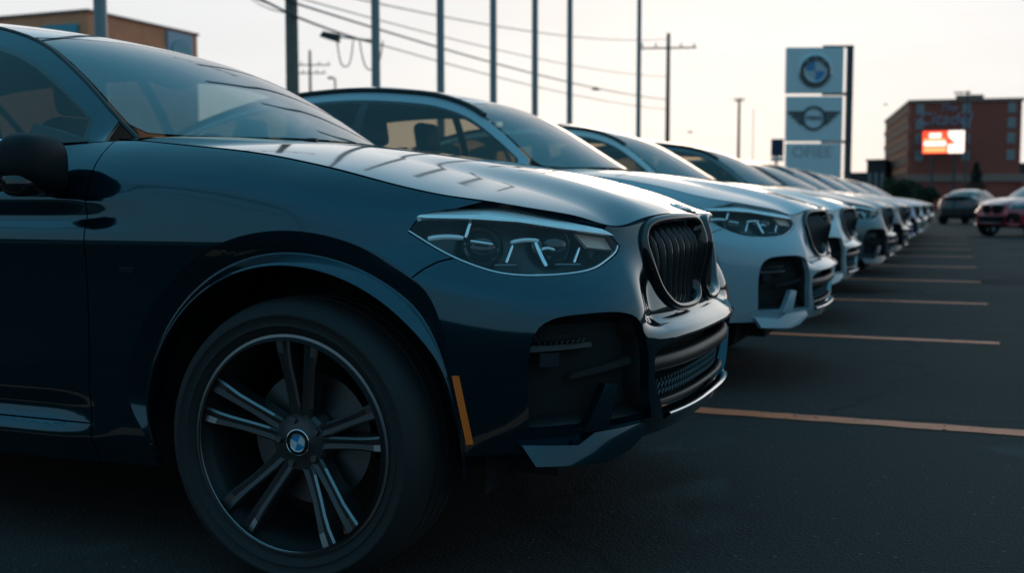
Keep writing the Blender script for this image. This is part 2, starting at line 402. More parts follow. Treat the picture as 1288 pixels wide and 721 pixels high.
def surf_prism(name,poly,mats,parent,side=1,h=0.0,th=.01,fn=None,tilt=None,step=.02):
    """solid plate whose face follows the body surface: polygon in surface coordinates, face raised by h, thickness th"""
    fn=fn or wrap;p=[]
    n=len(poly)
    for i in range(n):
        a=np.array(poly[i]);b=np.array(poly[(i+1)%n]);k=max(1,int(np.linalg.norm(b-a)/step))
        for j in range(k): p.append(a+(b-a)*j/k)
    p=np.array(p)
    lo=p.min(0);hi=p.max(0)
    gx,gy=np.meshgrid(np.arange(lo[0],hi[0],step),np.arange(lo[1],hi[1],step));g=np.stack([gx.ravel(),gy.ravel()],1);g=g[inside(p,g)] if len(g) else g
    uv,tr=cdt(g if len(g) else p[:1]+9,[p],tol=step*.4)
    c=uv[tr].mean(1);tr=tr[inside(p,c)]
    def f2(u,v):
        P=fn(u,v);N=nrm(fn,u,v)
        hh=h+(tilt(u,v) if tilt else 0)
        return P+N*(hh[...,None] if isinstance(hh,np.ndarray) else hh)
    return panel(name,f2,uv,tr,mats,parent,(side,),th)
def sweep_on(name,loop,prof,mats,parent,side=1,fn=None,closed=True):
    """moulding swept along an outline lying on the surface; profile = (inset, height) pairs"""
    fn=fn or wrap;L=np.asarray(loop);n=len(L);V=[];F=[];m=len(prof)
    N=nrm(fn,L[:,0],L[:,1])
    for i_,h in prof:
        q=offset_poly(L,i_,closed);P=fn(q[:,0],q[:,1])+N*h
        V.append(P)
    V=np.stack(V,1).reshape(-1,3)*np.array([1,-side,1.0])
    for i in range(n if closed else n-1):
        i2=(i+1)%n
        for j in range(m-1): F.append((i*m+j,i2*m+j,i2*m+j+1,i*m+j+1))
    me=mesh_py(name,V,F,mats,None,True)
    bm=bmesh.new();bm.from_mesh(me);bmesh.ops.recalc_face_normals(bm,faces=bm.faces);bm.to_mesh(me);bm.free()
    return link(name,me,parent)
# ------------------------------------------------------------------ the parked sport utility car (front axle at the origin, nose towards +X)
_tu=np.linspace(0,U1,1200)
from functools import lru_cache
@lru_cache(maxsize=None)
def uX(X,z):
    """contour parameter where the flank at height z reaches X"""
    if X<=0: return U1-X
    P=wrap(_tu,np.full_like(_tu,z));return float(np.interp(-X,-P[:,0],_tu))
@lru_cache(maxsize=None)
def uW(wv,z):
    P=wrap(_tu,np.full_like(_tu,z));return float(np.interp(wv,P[:,1],_tu))
LAMP=[(1.150,.886),(1.122,.928),(1.060,.941),(.979,.946),(.892,.944),(.805,.928),(.709,.909),(.583,.879),(.553,.846),(.566,.833),(.604,.815),(.684,.789),(.790,.780),(.892,.782),(.967,.797),(1.060,.834)]
KID=[(.03,.88),(.045,.912),(.10,.926),(.25,.926),(.345,.914),(.388,.885),(.405,.84),(.388,.77),(.335,.70),(.27,.668),(.16,.66),(.075,.668),(.036,.70),(.03,.78)]
GRL=[(0,.606),(.30,.604),(.44,.596),(.505,.572),(.50,.50),(.45,.43),(.40,.400),(0,.388)]
ITK=[(.868,.41),(.876,.56),(.862,.645),(.82,.680),(.74,.690),(.633,.688),(.572,.662),(.540,.58),(.525,.48),(.49,.402)]
def build_car(tall=False):
    global GH
    GH=1.155 if tall else 1.0
    root=empty('parked_suv')
    lamp=catmull(LAMP,step=.01,sharp=(0,1,7,8))
    kid2=np.array([(uW(a,b),b) for a,b in KID]);kid=catmull(kid2,step=.01)
    grl=catmull(np.array(GRL),step=.015,sharp=(0,7));grl[:,0]=np.maximum(grl[:,0],0)
    itk=catmull(ITK,step=.015,sharp=(0,9))
    # lamp opening reaches up under the bonnet edge (outline runs tip, top, inner end, bottom)
    it=max(k for k in range(len(lamp)//2) if lamp[k][0]>1.03)
    st=next(k for k in range(len(lamp)) if lamp[k][1]<.885 and lamp[k][0]<.70)
    hole=np.array([tuple(p) for p in lamp[:it+1]]+[(.90,EZ(.90)+.02),(.8,EZ(.8)+.02),(.575,EZ(.575)+.02)]+[tuple(p) for p in lamp[st:]])
    # wheel openings: wide round arches, tighter towards the bumper corner
    def r_out(t): return .452+.078*float(sstep(.35,.9,t)*(1-sstep(2.9,3.25,t)*.9)) - .016*float(sstep(.5,.2,t))
    def r_in(t): return .446-.014*float(sstep(.6,.2,t))
    def arch_uv(xc,t,r):
        z=.36+r*math.sin(t);return (uX(xc+r*math.cos(t),max(z,.25)),z)
    ths=np.radians(np.linspace(-38,218,120));arches=[]
    for xc in (0.0,-UL):
        arches.append(np.array([arch_uv(xc,t if xc==0 else t,r_out(t if xc==0 else max(t,.9) if t<1.5 else t)) for t in ths]))
    us=np.concatenate([np.arange(0,1.6,.02),np.arange(1.6,U3,.05),[U3]])
    topl=np.stack([us,EZ(us)-.003],1);botl=np.stack([us,ZB(us)],1)
    dom=np.vstack([botl,topl[::-1]])
    g1=np.array([(uX(.40,.826),.826),(uX(.345,.803),.803),(uX(.24,.71),.71)])
    g2=np.array([(U1+.625,1.16),(U1+.622,.95),(U1+.618,.85),(U1+.63,.6),(U1+.645,.36),(U1+.645,.2)])
    g3=np.array([(U1+1.745,1.2),(U1+1.75,.8),(U1+1.74,.36)])
    g4=np.array([(U1+2.55,1.22),(U1+2.60,1.0),(U1+2.50,.84),(U1+2.36,.62),(U1+2.30,.5),(U1+2.26,.36)])
    g5=np.array([(U1+.645,.362),(U1+2.26,.362)])
    def dens(l): return catmull(l,closed=False,step=.02)
    gl=[dens(g) for g in (g1,g2,g3,g4,g5)]
    lines=[]
    for g in gl: lines+=[offset_poly(g,.002,False),offset_poly(g,-.002,False)]
    lens=offset_poly(lamp,.0025)
    tail=catmull([(U3-.62,1.0),(U3-.30,1.02),(U3-.28,.93),(U3-.60,.90),(U3-.95,.93),(U3-.98,.98)],step=.03)
    # vertical flip guard for the centre line
    gu=np.concatenate([np.arange(0,1.55,.017),np.arange(1.55,U3,.04)])
    gz=np.arange(.24,1.2,.0125);GU,GZ=np.meshgrid(gu,gz,indexing='ij')
    G=[np.stack([GU.ravel(),GZ.ravel()],1)]
    G=np.vstack(G);G=G[(G[:,1]>ZB(G[:,0])+.004)&(G[:,1]<EZ(G[:,0])-.006)]
    uv,tr=cdt(G,[dom,hole,lens,kid,grl,itk,tail]+arches,lines,tol=.0035)
    uv[:,0]=np.where(np.abs(uv[:,0])<1e-5,0,uv[:,0])
    c=uv[tr].mean(1);u,z=c[:,0],c[:,1]
    part=np.full(len(tr),'',dtype=object)
    ok=inside(dom,c)
    part[:]='rear_quarter'
    part[u<U1+2.3]='x'
    g1u=np.interp(z,[.2,.69,.71,.803,.826,1.0],[U1,U1-.0,g1[2,0],g1[1,0],g1[0,0],g1[0,0]])
    xs=u-U1
    l2=np.interp(-z,-g2[:,1],g2[:,0]);l3=np.interp(-z,-g3[:,1],g3[:,0]);l4=np.interp(-z,-g4[:,1],g4[:,0])
    part[:]='rear_quarter'
    part[u<l4]='rear_door';part[u<l3]='front_door'
    part[(u<U1+2.28)&(z<.362)]='sill'
    part[u<l2]='fender';part[u<g1u]='front_bumper'
    part[(u>U2+.9)&(z<.62)]='rear_bumper'
    part[(u>U2+.9)&(z>=.62)&(u>U3-.55)]='tailgate'
    part[inside(tail,c)]='tail_light'
    for h in [hole,kid,grl,itk]+arches: part[inside(h,c)]=''
    part[inside(lens,c)]='lens'
    for g in gl:
        d=np.full(len(c),9.)
        for a,b in zip(g[:-1],g[1:]):
            ab=b-a;t=np.clip(((c-a)@ab)/(ab@ab),0,1);d=np.minimum(d,np.linalg.norm(c-(a+t[:,None]*ab),axis=1))
        part[(d<.002)&(part!='lens')]=''
    part[~ok&(part!='lens')]=''
    def sel(n): return tr[part==n]
    bumper=panel('front_bumper',wrap,uv,sel('front_bumper'),'paint',root,(1,-1),.03)
    for n in ('rear_bumper','tailgate'): panel(n,wrap,uv,sel(n),'paint',root,(1,-1),.012)
    M.setdefault('tail',mat('tail_light_red',(.25,.01,.01),.15,coat=.8))
    for s in (1,-1):
        for n in ('fender','front_door','rear_door','rear_quarter','sill'):
            o=panel(n,wrap,uv,sel(n),'paint',root,(s,),.014)
            if n.endswith('door'):
                hx=U1+(1.58 if n=='front_door' else 2.42)
                hd=surf_prism('door_handle',[(hx-.12,.955),(hx+.10,.957),(hx+.10,.985),(hx-.12,.985)],'paint',o,s,.028,.02)
            if n=='fender':
                surf_prism('badge',[(U1+.462,.775),(U1+.51,.775),(U1+.51,.788),(U1+.462,.788)],'dark_chrome',o,s,.002,.003)
        panel('tail_light',wrap,uv,sel('tail_light'),'tail',root,(s,),.02)
        # ---------------- arch mouldings: rolled groove and bright lip
        for xc in (0.0,-UL):
            pr=[(1,0),(.97,-.0005),(.92,-.0025),(.80,-.0075),(.66,-.0128),(.52,-.0178),(.40,-.022),(.34,-.0235),(.32,-.0215),(.24,-.0125),(.16,-.004),(.08,.005),(.02,.0115),(-.01,.0125),(-.04,.010),(-.06,-.002),(-.06,-.05)]
            V=[];n_=0
            for t in ths:
                if .36+.45*math.sin(t)<.27: continue
                ro,ri=r_out(t if xc==0 else max(t,.9) if t<1.5 else t),r_in(t);n_+=1;am=min(1,(ro-ri)/.08)
                for k_,dw in pr:
                    r=ri+(ro-ri)*k_ if k_>=0 else ri+k_*.08
                    q=arch_uv(xc,t,r);P=wrap(np.array([q[0]]),np.array([q[1]]))[0];V.append((P[0],-s*(P[1]+(dw*am)+.001),P[2]))
            m_=len(pr);F=[(i*m_+j,(i+1)*m_+j,(i+1)*m_+j+1,i*m_+j+1) for i in range(n_-1) for j in range(m_-1)]
            me=mesh_py('arch_moulding',V,F,'paint',None,True);bm=bmesh.new();bm.from_mesh(me);bmesh.ops.recalc_face_normals(bm,faces=bm.faces)
            if sum(f.normal.y*-s for f in bm.faces)<0: bmesh.ops.reverse_faces(bm,faces=bm.faces)
            bm.to_mesh(me);bm.free();link('arch_moulding',me,root)
        # ---------------- headlight
        hl=sweep_on('headlight',lamp,[(.0035,-.004),(.005,-.03),(.012,-.075),(.03,-.085)],'lamp_dark',root,s)
        panel('lens',wrap,uv,sel('lens'),'lens',hl,(s,),.004)
        surf_prism('backing',[tuple(p) for p in offset_poly(lamp,.006)[::3]],'lamp_dark',hl,s,-.085,.004)
        ie=next(k for k in range(len(lamp)) if lamp[k][1]<.848 and lamp[k][0]<.7)
        sweep_on('chrome_edge',np.vstack([lamp[ie:],lamp[:1]])[::-1],[(-.003,-.012),(-.003,-.002),(-.008,-.003),(-.010,-.016)],'chrome',hl,s,closed=False)
        D=lambda nm,p,m,d,t,ti=None: surf_prism(nm,p,m,hl,s,-d,t,tilt=ti,step=.008)
        D('brow_trim',[(1.129,.922),(1.112,.936),(1.024,.942),(.91,.941),(.805,.924),(.69,.905),(.609,.89),(.575,.872),(.727,.889),(.871,.909),(1.0,.917),(1.108,.919)],'lamp_white',-.005,.016,lambda u,z:-.75*np.clip(z-(.921-.115*np.clip(.95-u,0,1)),0,.06))
        # rounded light guides and bright struts
        for pa,pb,rr_,mt_ in (((1.100,.875),(1.012,.876),.0068,'lamp_white'),((1.006,.876),(.993,.916),.0058,'lamp_chrome'),((.994,.869),(.937,.861),.0048,'lamp_chrome'),
                ((.888,.8645),(.809,.868),.0060,'lamp_white'),((.884,.858),(.907,.820),.0046,'lamp_chrome'),((.818,.864),(.801,.810),.0066,'lamp_chrome'),
                ((.938,.815),(.879,.815),.0040,'dark_chrome'),((.803,.8485),(.765,.8465),.0042,'lamp_white'),((.687,.850),(.718,.817),.0046,'lamp_chrome'),((.776,.814),(.700,.8125),.0040,'dark_chrome')):
            tq=np.linspace(0,1,9);us_=pa[0]+(pb[0]-pa[0])*tq;zs_=pa[1]+(pb[1]-pa[1])*tq+.0035*np.sin(math.pi*tq)*(1 if mt_=='lamp_white' else 0)
            Pg=wrap(us_,zs_)-.015*nrm(wrap,us_,zs_);b=MB();b.tube([(q_[0],-s*q_[1],q_[2]) for q_ in Pg],[rr_*.75]+[rr_]*7+[rr_*.75],12);b.build('light_guide',[mt_],hl,True)
        D('side_reflector',[(.687,.884),(.585,.872),(.565,.845),(.654,.853)],'lamp_amber',.022,.01)
        for uc,zc in ((.955,.868),(.736,.872)):
            nn=nrm(wrap,np.array([uc]),np.array([zc]))[0];pc_=wrap(np.array([uc]),np.array([zc]))[0]-nn*.055
            b=MB();b.lathe([(.046,-.02),(.046,0),(.040,.004),(.038,.002)]+[(.038*math.cos(a),.002+.024*math.sin(a)) for a in np.linspace(.1,math.pi/2,7)],28,axis='z')
            q=Vector((nn[0],-s*nn[1],nn[2])).to_track_quat('Z','Y').to_matrix().to_4x4();q.translation=Vector((pc_[0],-s*pc_[1],pc_[2]))
            b.v=[tuple(q@Vector(v)) for v in b.v];pj=b.build('projector',['lamp_smoke'],hl,True)
            b=MB();b.lathe([(.046,.0),(.049,.004),(.052,.0),(.060,-.012)],28,axis='z');b.v=[tuple(q@Vector(v)) for v in b.v];b.build('projector_ring',['dark_chrome'],hl,True)
        # ---------------- kidney grille
        gr=sweep_on('grille',kid,[(-.0005,-.02),(-.0005,.006),(.003,.013),(.010,.016),(.017,.014),(.021,.006),(.023,-.03)],'gloss_black',root,s,fn=kfn)
        bk=surf_prism('grille_backing',[tuple(p) for p in offset_poly(kid,.004)[::3]],'liner',gr,s,-.075,.004,fn=kfn)
        inn=offset_poly(kid,.02)
        iw=wrap(inn[:,0],inn[:,1]);ring=iw[:,1:3]
        for wk in np.arange(.072,.385,.038):
            zs=[]
            for i in range(len(ring)):
                a,b=ring[i-1],ring[i]
                if (a[0]-wk)*(b[0]-wk)<0: zs.append(a[1]+(b[1]-a[1])*(wk-a[0])/(b[0]-a[0]))
            if len(zs)<2: continue
            z0,z1=min(zs)-.004,max(zs)+.004
            if z1-z0<.05: continue
            b=MB();ks=10;vv=[];ff=[]
            for i in range(ks+1):
                t=i/ks;z=z0+(z1-z0)*t;uu=uW(wk,z);X=float(kfn(np.array([uu]),np.array([z]))[0,0])
                xf=X-.002-.030*max(0,(t-.62)/.38)**2.2-.012*max(0,(.2-t)/.2)**2
                hw=.0045
                vv+=[(xf,-s*(wk-hw*.5),z),(xf-.006,-s*(wk-hw),z),(xf-.055,-s*(wk-hw*.6),z),(xf-.055,-s*(wk+hw*.6),z),(xf-.006,-s*(wk+hw),z),(xf,-s*(wk+hw*.5),z)]
            for i in range(ks):
                for j in range(6): ff.append((i*6+j,i*6+(j+1)%6,i*6+6+(j+1)%6,i*6+6+j))
            b.add(vv,ff);b.build('slat',['slat'],gr,True,angle=.5)
        # ---------------- side intake
        ik=surf_prism('side_intake',[tuple(p) for p in offset_poly(itk,-.004)[::2]],'liner',root,s,-.075,.004)
        sweep_on('intake_duct',itk,[(-.001,-.026),(.002,-.03),(.010,-.075)],'black_trim',ik,s)
        surf_prism('vane',[(.865,.598),(.70,.604),(.70,.616),(.86,.614)],'black_trim',ik,s,-.03,.03,tilt=lambda u,z:-.3*np.clip(z-.598,0,.02))
        surf_prism('vane',[(.862,.624),(.72,.632),(.72,.640),(.855,.634)],'gloss_black',ik,s,-.025,.03)
        surf_prism('vane',[(.76,.525),(.56,.548),(.56,.566),(.75,.54)],'liner',ik,s,-.03,.03,tilt=lambda u,z:-.2*np.clip(z-.525,0,.04))
        b=MB()
        for k_ in range(9):
            u0=.73+.014*k_
            for sg_ in (1,-1):
                us_=np.array([u0,u0+sg_*.012]);zs_=np.array([.617,.640]);Pm_=wrap(us_,zs_)-.028*nrm(wrap,us_,zs_);b.tube([(p[0],-s*p[1],p[2]) for p in Pm_],.002,4)
        b.build('intake_mesh',['black_trim'],ik,True)
        surf_prism('fog_lamp',[(.84,.56),(.79,.56),(.79,.595),(.84,.595)],'lamp_smoke',ik,s,-.03,.02)
        surf_prism('skirt_blade',[(.888,.384),(.75,.376),(.70,.396),(.535,.398),(.518,.380),(.60,.350),(.68,.337),(.86,.342)],'paint',bumper,s,.006,.03,tilt=lambda u,z:(.398-z)*.66)
        surf_prism('skirt_fin',[(.735,.402),(.665,.402),(.628,.505),(.668,.512)],'paint',bumper,s,-.012,.03,tilt=lambda u,z:(.51-z)*.22)
        surf_prism('side_marker',[(1.044,.550),(1.028,.550),(.996,.385),(1.012,.383)],'amber',bumper,s,.004,.006)
    # ---------------- lower grille across the nose
    lg=surf_prism('lower_grille',[(0,.615),(.30,.613),(.46,.603),(.515,.58),(.51,.50),(.46,.425),(.40,.392),(0,.38)],'liner',root,1,-.09,.004)
    me=lg.data;bm=bmesh.new();bm.from_mesh(me);gg=bmesh.ops.duplicate(bm,geom=bm.verts[:]+bm.faces[:])
    for v in [e for e in gg['geom'] if isinstance(e,bmesh.types.BMVert)]: v.co.y*=-1
    bm.to_mesh(me);bm.free()
    def across(name,prof,mt,par,w1,d):
        """bar running across the nose at given (z,height,depth)"""
        ws=np.linspace(-w1,w1,41);V=[];F=[]
        for wv in ws:
            for zz,hh in prof:
                P=wrap(np.array([uW(abs(wv),zz)]),np.array([zz]))[0];V.append((P[0]+hh-d,wv,zz))
        m=len(prof)
        for i in range(40):
            for j in range(m): F.append((i*m+j,(i+1)*m+j,(i+1)*m+(j+1)%m,i*m+(j+1)%m))
        me=mesh_py(name,V,F,mt,None,True);bm=bmesh.new();bm.from_mesh(me);bmesh.ops.recalc_face_normals(bm,faces=bm.faces);bm.to_mesh(me);bm.free();return link(name,me,par)
    across('cross_bar',[(.520,.0),(.530,.008),(.556,.004),(.565,-.012),(.556,-.03),(.520,-.03)],'black_trim',lg,.475,.022)
    across('lower_lip',[(.393,.010),(.400,.014),(.405,.008),(.402,-.02),(.385,-.02),(.386,.004)],'chrome',lg,.385,.0)
    across('splitter_bar',[(.425,-.002),(.433,.004),(.440,-.002),(.438,-.02),(.426,-.02)],'black_trim',lg,.42,.02)
    b=MB()
    for wv in np.arange(-.46,.461,.023):
        for sg in (1,-1):
            pts=[]
            for zz in np.linspace(.445,.520,5):
                wq=max(-.47,min(.47,wv+sg*(zz-.48)*.55));P=wrap(np.array([uW(abs(wq),zz)]),np.array([zz]))[0];pts.append((P[0]-.045,wq,zz))
            b.tube(pts,.0028,4)
    b.build('mesh_insert',['gloss_black'],lg,True)
    # ---------------- bonnet
    ww=np.linspace(0,.80,60)
    q=np.array([(EX(a),EWc(a)) for a in np.concatenate([np.arange(0,1.4,.02),np.arange(1.4,U1+.60,.03)])])
    re=np.array([(wsbase(a)+.035,a) for a in np.arange(0,.781,.03)])
    edge=q.copy();edge[:,1]=np.maximum(edge[:,1]-.004,0);edge[0]=(edge[0,0]-.004,0);edge[:,0]-=.003*np.exp(-edge[:,1]/.3)
    edge=edge[edge[:,0]>re[-1,0]+.01]
    hd=np.vstack([edge,re[::-1]])
    gx,gw=np.meshgrid(np.arange(-.70,.81,.02),np.arange(0,.83,.0165),indexing='ij');g=np.stack([gx.ravel(),gw.ravel()],1);g=g[inside(hd,g+[0,1e-5])]
    uvh,th=cdt(g,[hd],tol=.006);th=th[inside(hd,uvh[th].mean(1))]
    hood_o=panel('hood',hood,uvh,th,'paint',root,(1,-1),.022,eps=.002)
    # emblem on the bonnet nose
    P=hood(np.array([.755]),np.array([0.]))[0];N=nrm(hood,np.array([.755]),np.array([0.]),.003)[0]
    emblem('emblem',.041,P,Vector((N[0],0,abs(N[2]))),hood_o)
    # washer jets
    for yv in (.30,-.30):
        P=hood(np.array([-.33]),np.array([abs(yv)]))[0];rounded('washer_jet',P[0]-.02,P[0]+.02,yv-.012,yv+.012,P[2]-.004,P[2]+.009,.004,'black_trim',hood_o,2)
    # ---------------- greenhouse: windscreen, roof, rear window
    hdr=lambda a:-1.15+.04*(1-(a/.6)**2)
    wv=np.linspace(0,.70,36)
    ws_p=[(wsbase(a)-.012,a) for a in np.arange(0,.711,.03)]
    ap=[(x,float(wg(x))-.020) for x in np.arange(-.665,-1.10,-.02)]
    hp=[(hdr(a)+.006,a) for a in np.arange(.565,-.001,-.03)]
    hp[-1]=(hdr(0)+.006,0)
    wsl=np.array([p for p in ws_p if p[1]<=wg(p[0])-.02]+ap+hp)
    rfl=np.array([(hdr(a)-.003,a) for a in np.arange(0,.571,.03)]+[(x,float(wg(x))-.006) for x in np.arange(-1.17,-2.75,-.04)]+[(-2.75+.05*(1-(a/.55)**2)*-1,a) for a in np.arange(.54,-.001,-.03)])
    rwl=np.array([(-2.756-.05*(1-(a/.55)**2),a) for a in np.arange(0,.541,.03)]+[(x,float(wg(x))-.02) for x in np.arange(-2.78,-3.48,-.04)]+[(-3.5-.06*(1-(a/.55)**2),a) for a in np.arange(.53,-.001,-.03)])
    for l in (rfl,rwl): l[-1,1]=0
    gx,gw=np.meshgrid(np.arange(-3.84,-.3,.03),np.arange(0,.74,.03),indexing='ij');g0=np.stack([gx.ravel(),gw.ravel()],1)
    for nm,lp,mt,sk in (('windscreen',wsl,'ws',.004),('roof',rfl,'paint',.015),('rear_window',rwl,'glass',.004)):
        g=g0[inside(lp,g0+[0,1e-5])];uvg,tg=cdt(g,[lp],tol=.008);tg=tg[inside(lp,uvg[tg].mean(1))]
        if nm=='windscreen': wso=panel(nm,top,uvg,tg,mt,root,(1,-1),sk,eps=.003)
        else: panel(nm,top,uvg,tg,mt,root,(1,-1),sk,eps=.003)
    # side structure
    def tt(x,d):
        x=np.asarray(x,float);L=np.linalg.norm(sideg(x,np.ones_like(x))-sideg(x,np.zeros_like(x)),axis=-1);return 1-d/np.maximum(L,.05)
    dx=np.concatenate([np.arange(-.74,-2.75,-.03),[-2.80,-2.9,-3.0,-3.08]])
    dlo=np.array([(-.715,.03)]+[(x,max(.06,float(tt(x,.060)))) for x in dx]+[(-3.12,.30),(-3.08,.06)]+[(x,.03) for x in np.arange(-3.0,-.74,.06)])
    win=offset_poly(dlo*np.array([1,.4]),.016)*np.array([1,2.5])
    sdm=np.array([(x,0.0) for x in np.arange(-.66,-3.5,-.05)]+[(x,1.0) for x in np.arange(-3.49,-.655,.05)])
    cuts=[np.array([(-1.735,0),(-1.735,1.)]),np.array([(-1.79,0),(-1.79,1.)]),np.array([(-2.56,0),(-2.62,1.)]),np.array([(-2.60,0),(-2.66,1.)])]
    gx,gt=np.meshgrid(np.arange(-3.48,-.66,.03),np.arange(.05,1,.06),indexing='ij');g=np.stack([gx.ravel(),gt.ravel()],1)
    uvs,ts=cdt(g,[sdm,dlo,win],[catmull(q_,False,.05) for q_ in cuts],tol=.012)
    c=uvs[ts].mean(1);pt=np.full(len(ts),'pillar_rail',dtype=object)
    pt[inside(dlo,c)]='window_trim';iw_=inside(win,c);pt[iw_]='side_window'
    pt[iw_&(c[:,0]<-1.735)&(c[:,0]>-1.79)]='window_trim'
    xb=-2.56-.06*c[:,1];pt[iw_&(c[:,0]<xb)&(c[:,0]>xb-.04)]='window_trim'
    pt[~inside(sdm,c)]=''
    for s in (1,-1):
        panel('pillar_rail',sideg,uvs,ts[pt=='pillar_rail'],'paint',root,(s,),.012,sgn=SG_SIDE,eps=.003)
        panel('window_trim',sideg,uvs,ts[pt=='window_trim'],'gloss_black',root,(s,),.006,sgn=SG_SIDE,eps=.003)
        for a,b_ in ((-.5,-1.735),(-1.79,-2.60),(-2.62,-3.6)):
            k=(pt=='side_window')&(c[:,0]<a)&(c[:,0]>b_);
            if k.any(): panel('side_window',sideg,uvs,ts[k],'glass',root,(s,),.004,sgn=SG_SIDE,eps=.003)
        # black roof gutter strip
        b=MB();b.tube([(x,-s*(float(wg(x))-.004),float(zgs(x))+(.014 if tall else .001)) for x in np.arange(-1.0 if tall else -.62,-3.3,-.06)],.016 if tall else .007,6)
        b.build('roof_strip',['black_trim'],root,True)
        # door mirror
        mr=make_mirror(root,s)
        # wipers
        xs_=[(wsbase(a)+.0+.03,a) for a in np.linspace(.05,.60,8)]
    for yy0,yy1 in ((.62,.02),(-.02,-.58)):
        b=MB();pts=[]
        for a in np.linspace(yy0,yy1,10):
            x=float(wsbase(a))+.012;z=float(hood(np.array([x+.03]),np.array([abs(a)]))[0,2])-.004;pts.append((x,a,z))
        b.tube(pts,.007,6);b.tube([pts[-1],(pts[-1][0]+.05,pts[-1][1]+.1,pts[-1][2]-.02)],.006,6)
        b.build('wiper',['black_trim'],root,True)
    # cowl under the windscreen
    b=MB();vv=[];n=30
    for i in range(n+1):
        a=-.74+1.48*i/n;x=float(wsbase(a));vv+=[(x+.06,a,1.115),(x-.02,a,1.128)]
    b.add(vv,[(2*i,2*i+1,2*i+3,2*i+2) for i in range(n)]);b.build('cowl',['liner'],root)
    # ---------------- inside and underneath
    b=MB();b.box(-3.45,.58,-.60,.60,.26,.62);b.box(-.55,.50,-.58,.58,.62,.86);b.box(-2.30,-.56,-.84,.84,.27,.42);b.box(-3.5,-2.45,-.60,.60,.62,.80)
    b.box(.5,.66,-.5,.5,.36,.8);b.build('underbody_light_block',['liner'],root)  # underbody plus dark boxes added to block light leaking through the hollow body
    for xc in (0,-UL):
        for s in (1,-1):
            b=MB();th=np.linspace(-.25,math.pi+.25,30);vv=[]
            for t in th:
                X_,z_=xc+.47*math.cos(t),.36+.47*math.sin(t);wo=float(wrap(np.array([uX(X_,max(z_,.26))]),np.array([max(z_,.26)]))[0,1])-.03
                vv+=[(X_,-s*wo,z_),(xc+.47*math.cos(t),-s*.58,.36+.47*math.sin(t))]
            ff=[(2*i,2*i+1,2*i+3,2*i+2) for i in range(29)];b.add(vv,ff);b.build('wheel_liner',['liner'],root)
    # dashboard, seats, steering wheel, rear-view mirror
    rounded('dashboard',-.98,-.60,-.72,.72,.80,1.10,.06,'seat',root)
    rounded('cabin_floor',-3.4,-.62,-.80,.80,.44,.50,.01,'liner',root,1)
    for xs_,ys_ in ((-1.62,-.37),(-1.62,.37),(-2.50,-.38),(-2.50,.38)):
        st=rounded('seat',xs_-.05,xs_+.50,ys_-.24,ys_+.24,.55,.76,.06,'seat',root)
        bk=rounded('backrest',-.07,.07,-.24,.24,0,.62,.055,'seat',st);bk.location=(xs_-.02,ys_,.70);bk.rotation_euler=(0,-.30,0)
        hr=rounded('headrest',-.045,.045,-.13,.13,0,.19,.04,'seat',st);hr.location=(xs_-.22,ys_,1.31);hr.rotation_euler=(0,-.15,0)
    for s in (1,-1):
        rounded('door_card',-2.55,-.70,-s*.86-.02,-s*.86+.02,.5,1.085,.015,'seat',root,1)
    b=MB();R=.185;pts=[(0,R*math.cos(t),R*math.sin(t)) for t in np.linspace(0,2*math.pi,33)];b.tube(pts,.014,8,cap=False);b.box(-.01,.02,-.17,.17,-.02,.02)
    o=b.build('steering_wheel',['seat'],root,True);o.location=(-1.12,.37,1.05);o.rotation_euler=(0,-.45,0)
    b=MB();b.lathe([(.001,-.012),(.06,-.012),(.07,0),(.06,.012),(.001,.012)],20,axis='y')
    b.v=[(v[1],v[0]*1.9,v[2]*.55) for v in b.v];b.tube([(0,0,.02),(.02,0,.085)],.010,6)
    o=b.build('rear_view_mirror',['liner'],root,True);o.location=(-1.09,.0,1.12+.28*GH)
    # ---------------- wheels
    for xc in (0,-UL):
        for s in (1,-1): make_wheel(root,xc,s)
    return root
def emblem(name,R,P,N,parent,s=None):
    """round badge: dark ring, chrome edges, quartered blue and white centre"""
    b=MB();k=40;r1=R*.62;d=R*.10
    b.lathe([(r1,d*.4),(r1,d),(R*.66,d*1.1),(R*.67,d*.8)],k,mi=3,axis='z')
    b.lathe([(R*.67,d*.8),(R*.93,d*.7)],k,mi=0,axis='z');b.lathe([(R*.93,d*.7),(R*.95,d),(R,d*.8),(R,-d*2)],k,mi=3,axis='z')
    for qd in range(4):
        vs=[(0,0,d*.75)];fs=[]
        for j in range(11):
            t=math.pi/2*(qd+j/10);vs.append((r1*math.cos(t),r1*math.sin(t),d*.6))
        for j in range(10): fs.append((0,j+1,j+2))
        b.add(vs,fs,1 if qd%2 else 2)
    q=Vector(N).normalized().to_track_quat('Z','Y').to_matrix().to_4x4();q.translation=Vector(P)
    b.v=[tuple(q@Vector(v)) for v in b.v]
    return b.build(name,['gloss_black','blue','white','chrome'],parent,True,angle=.4)
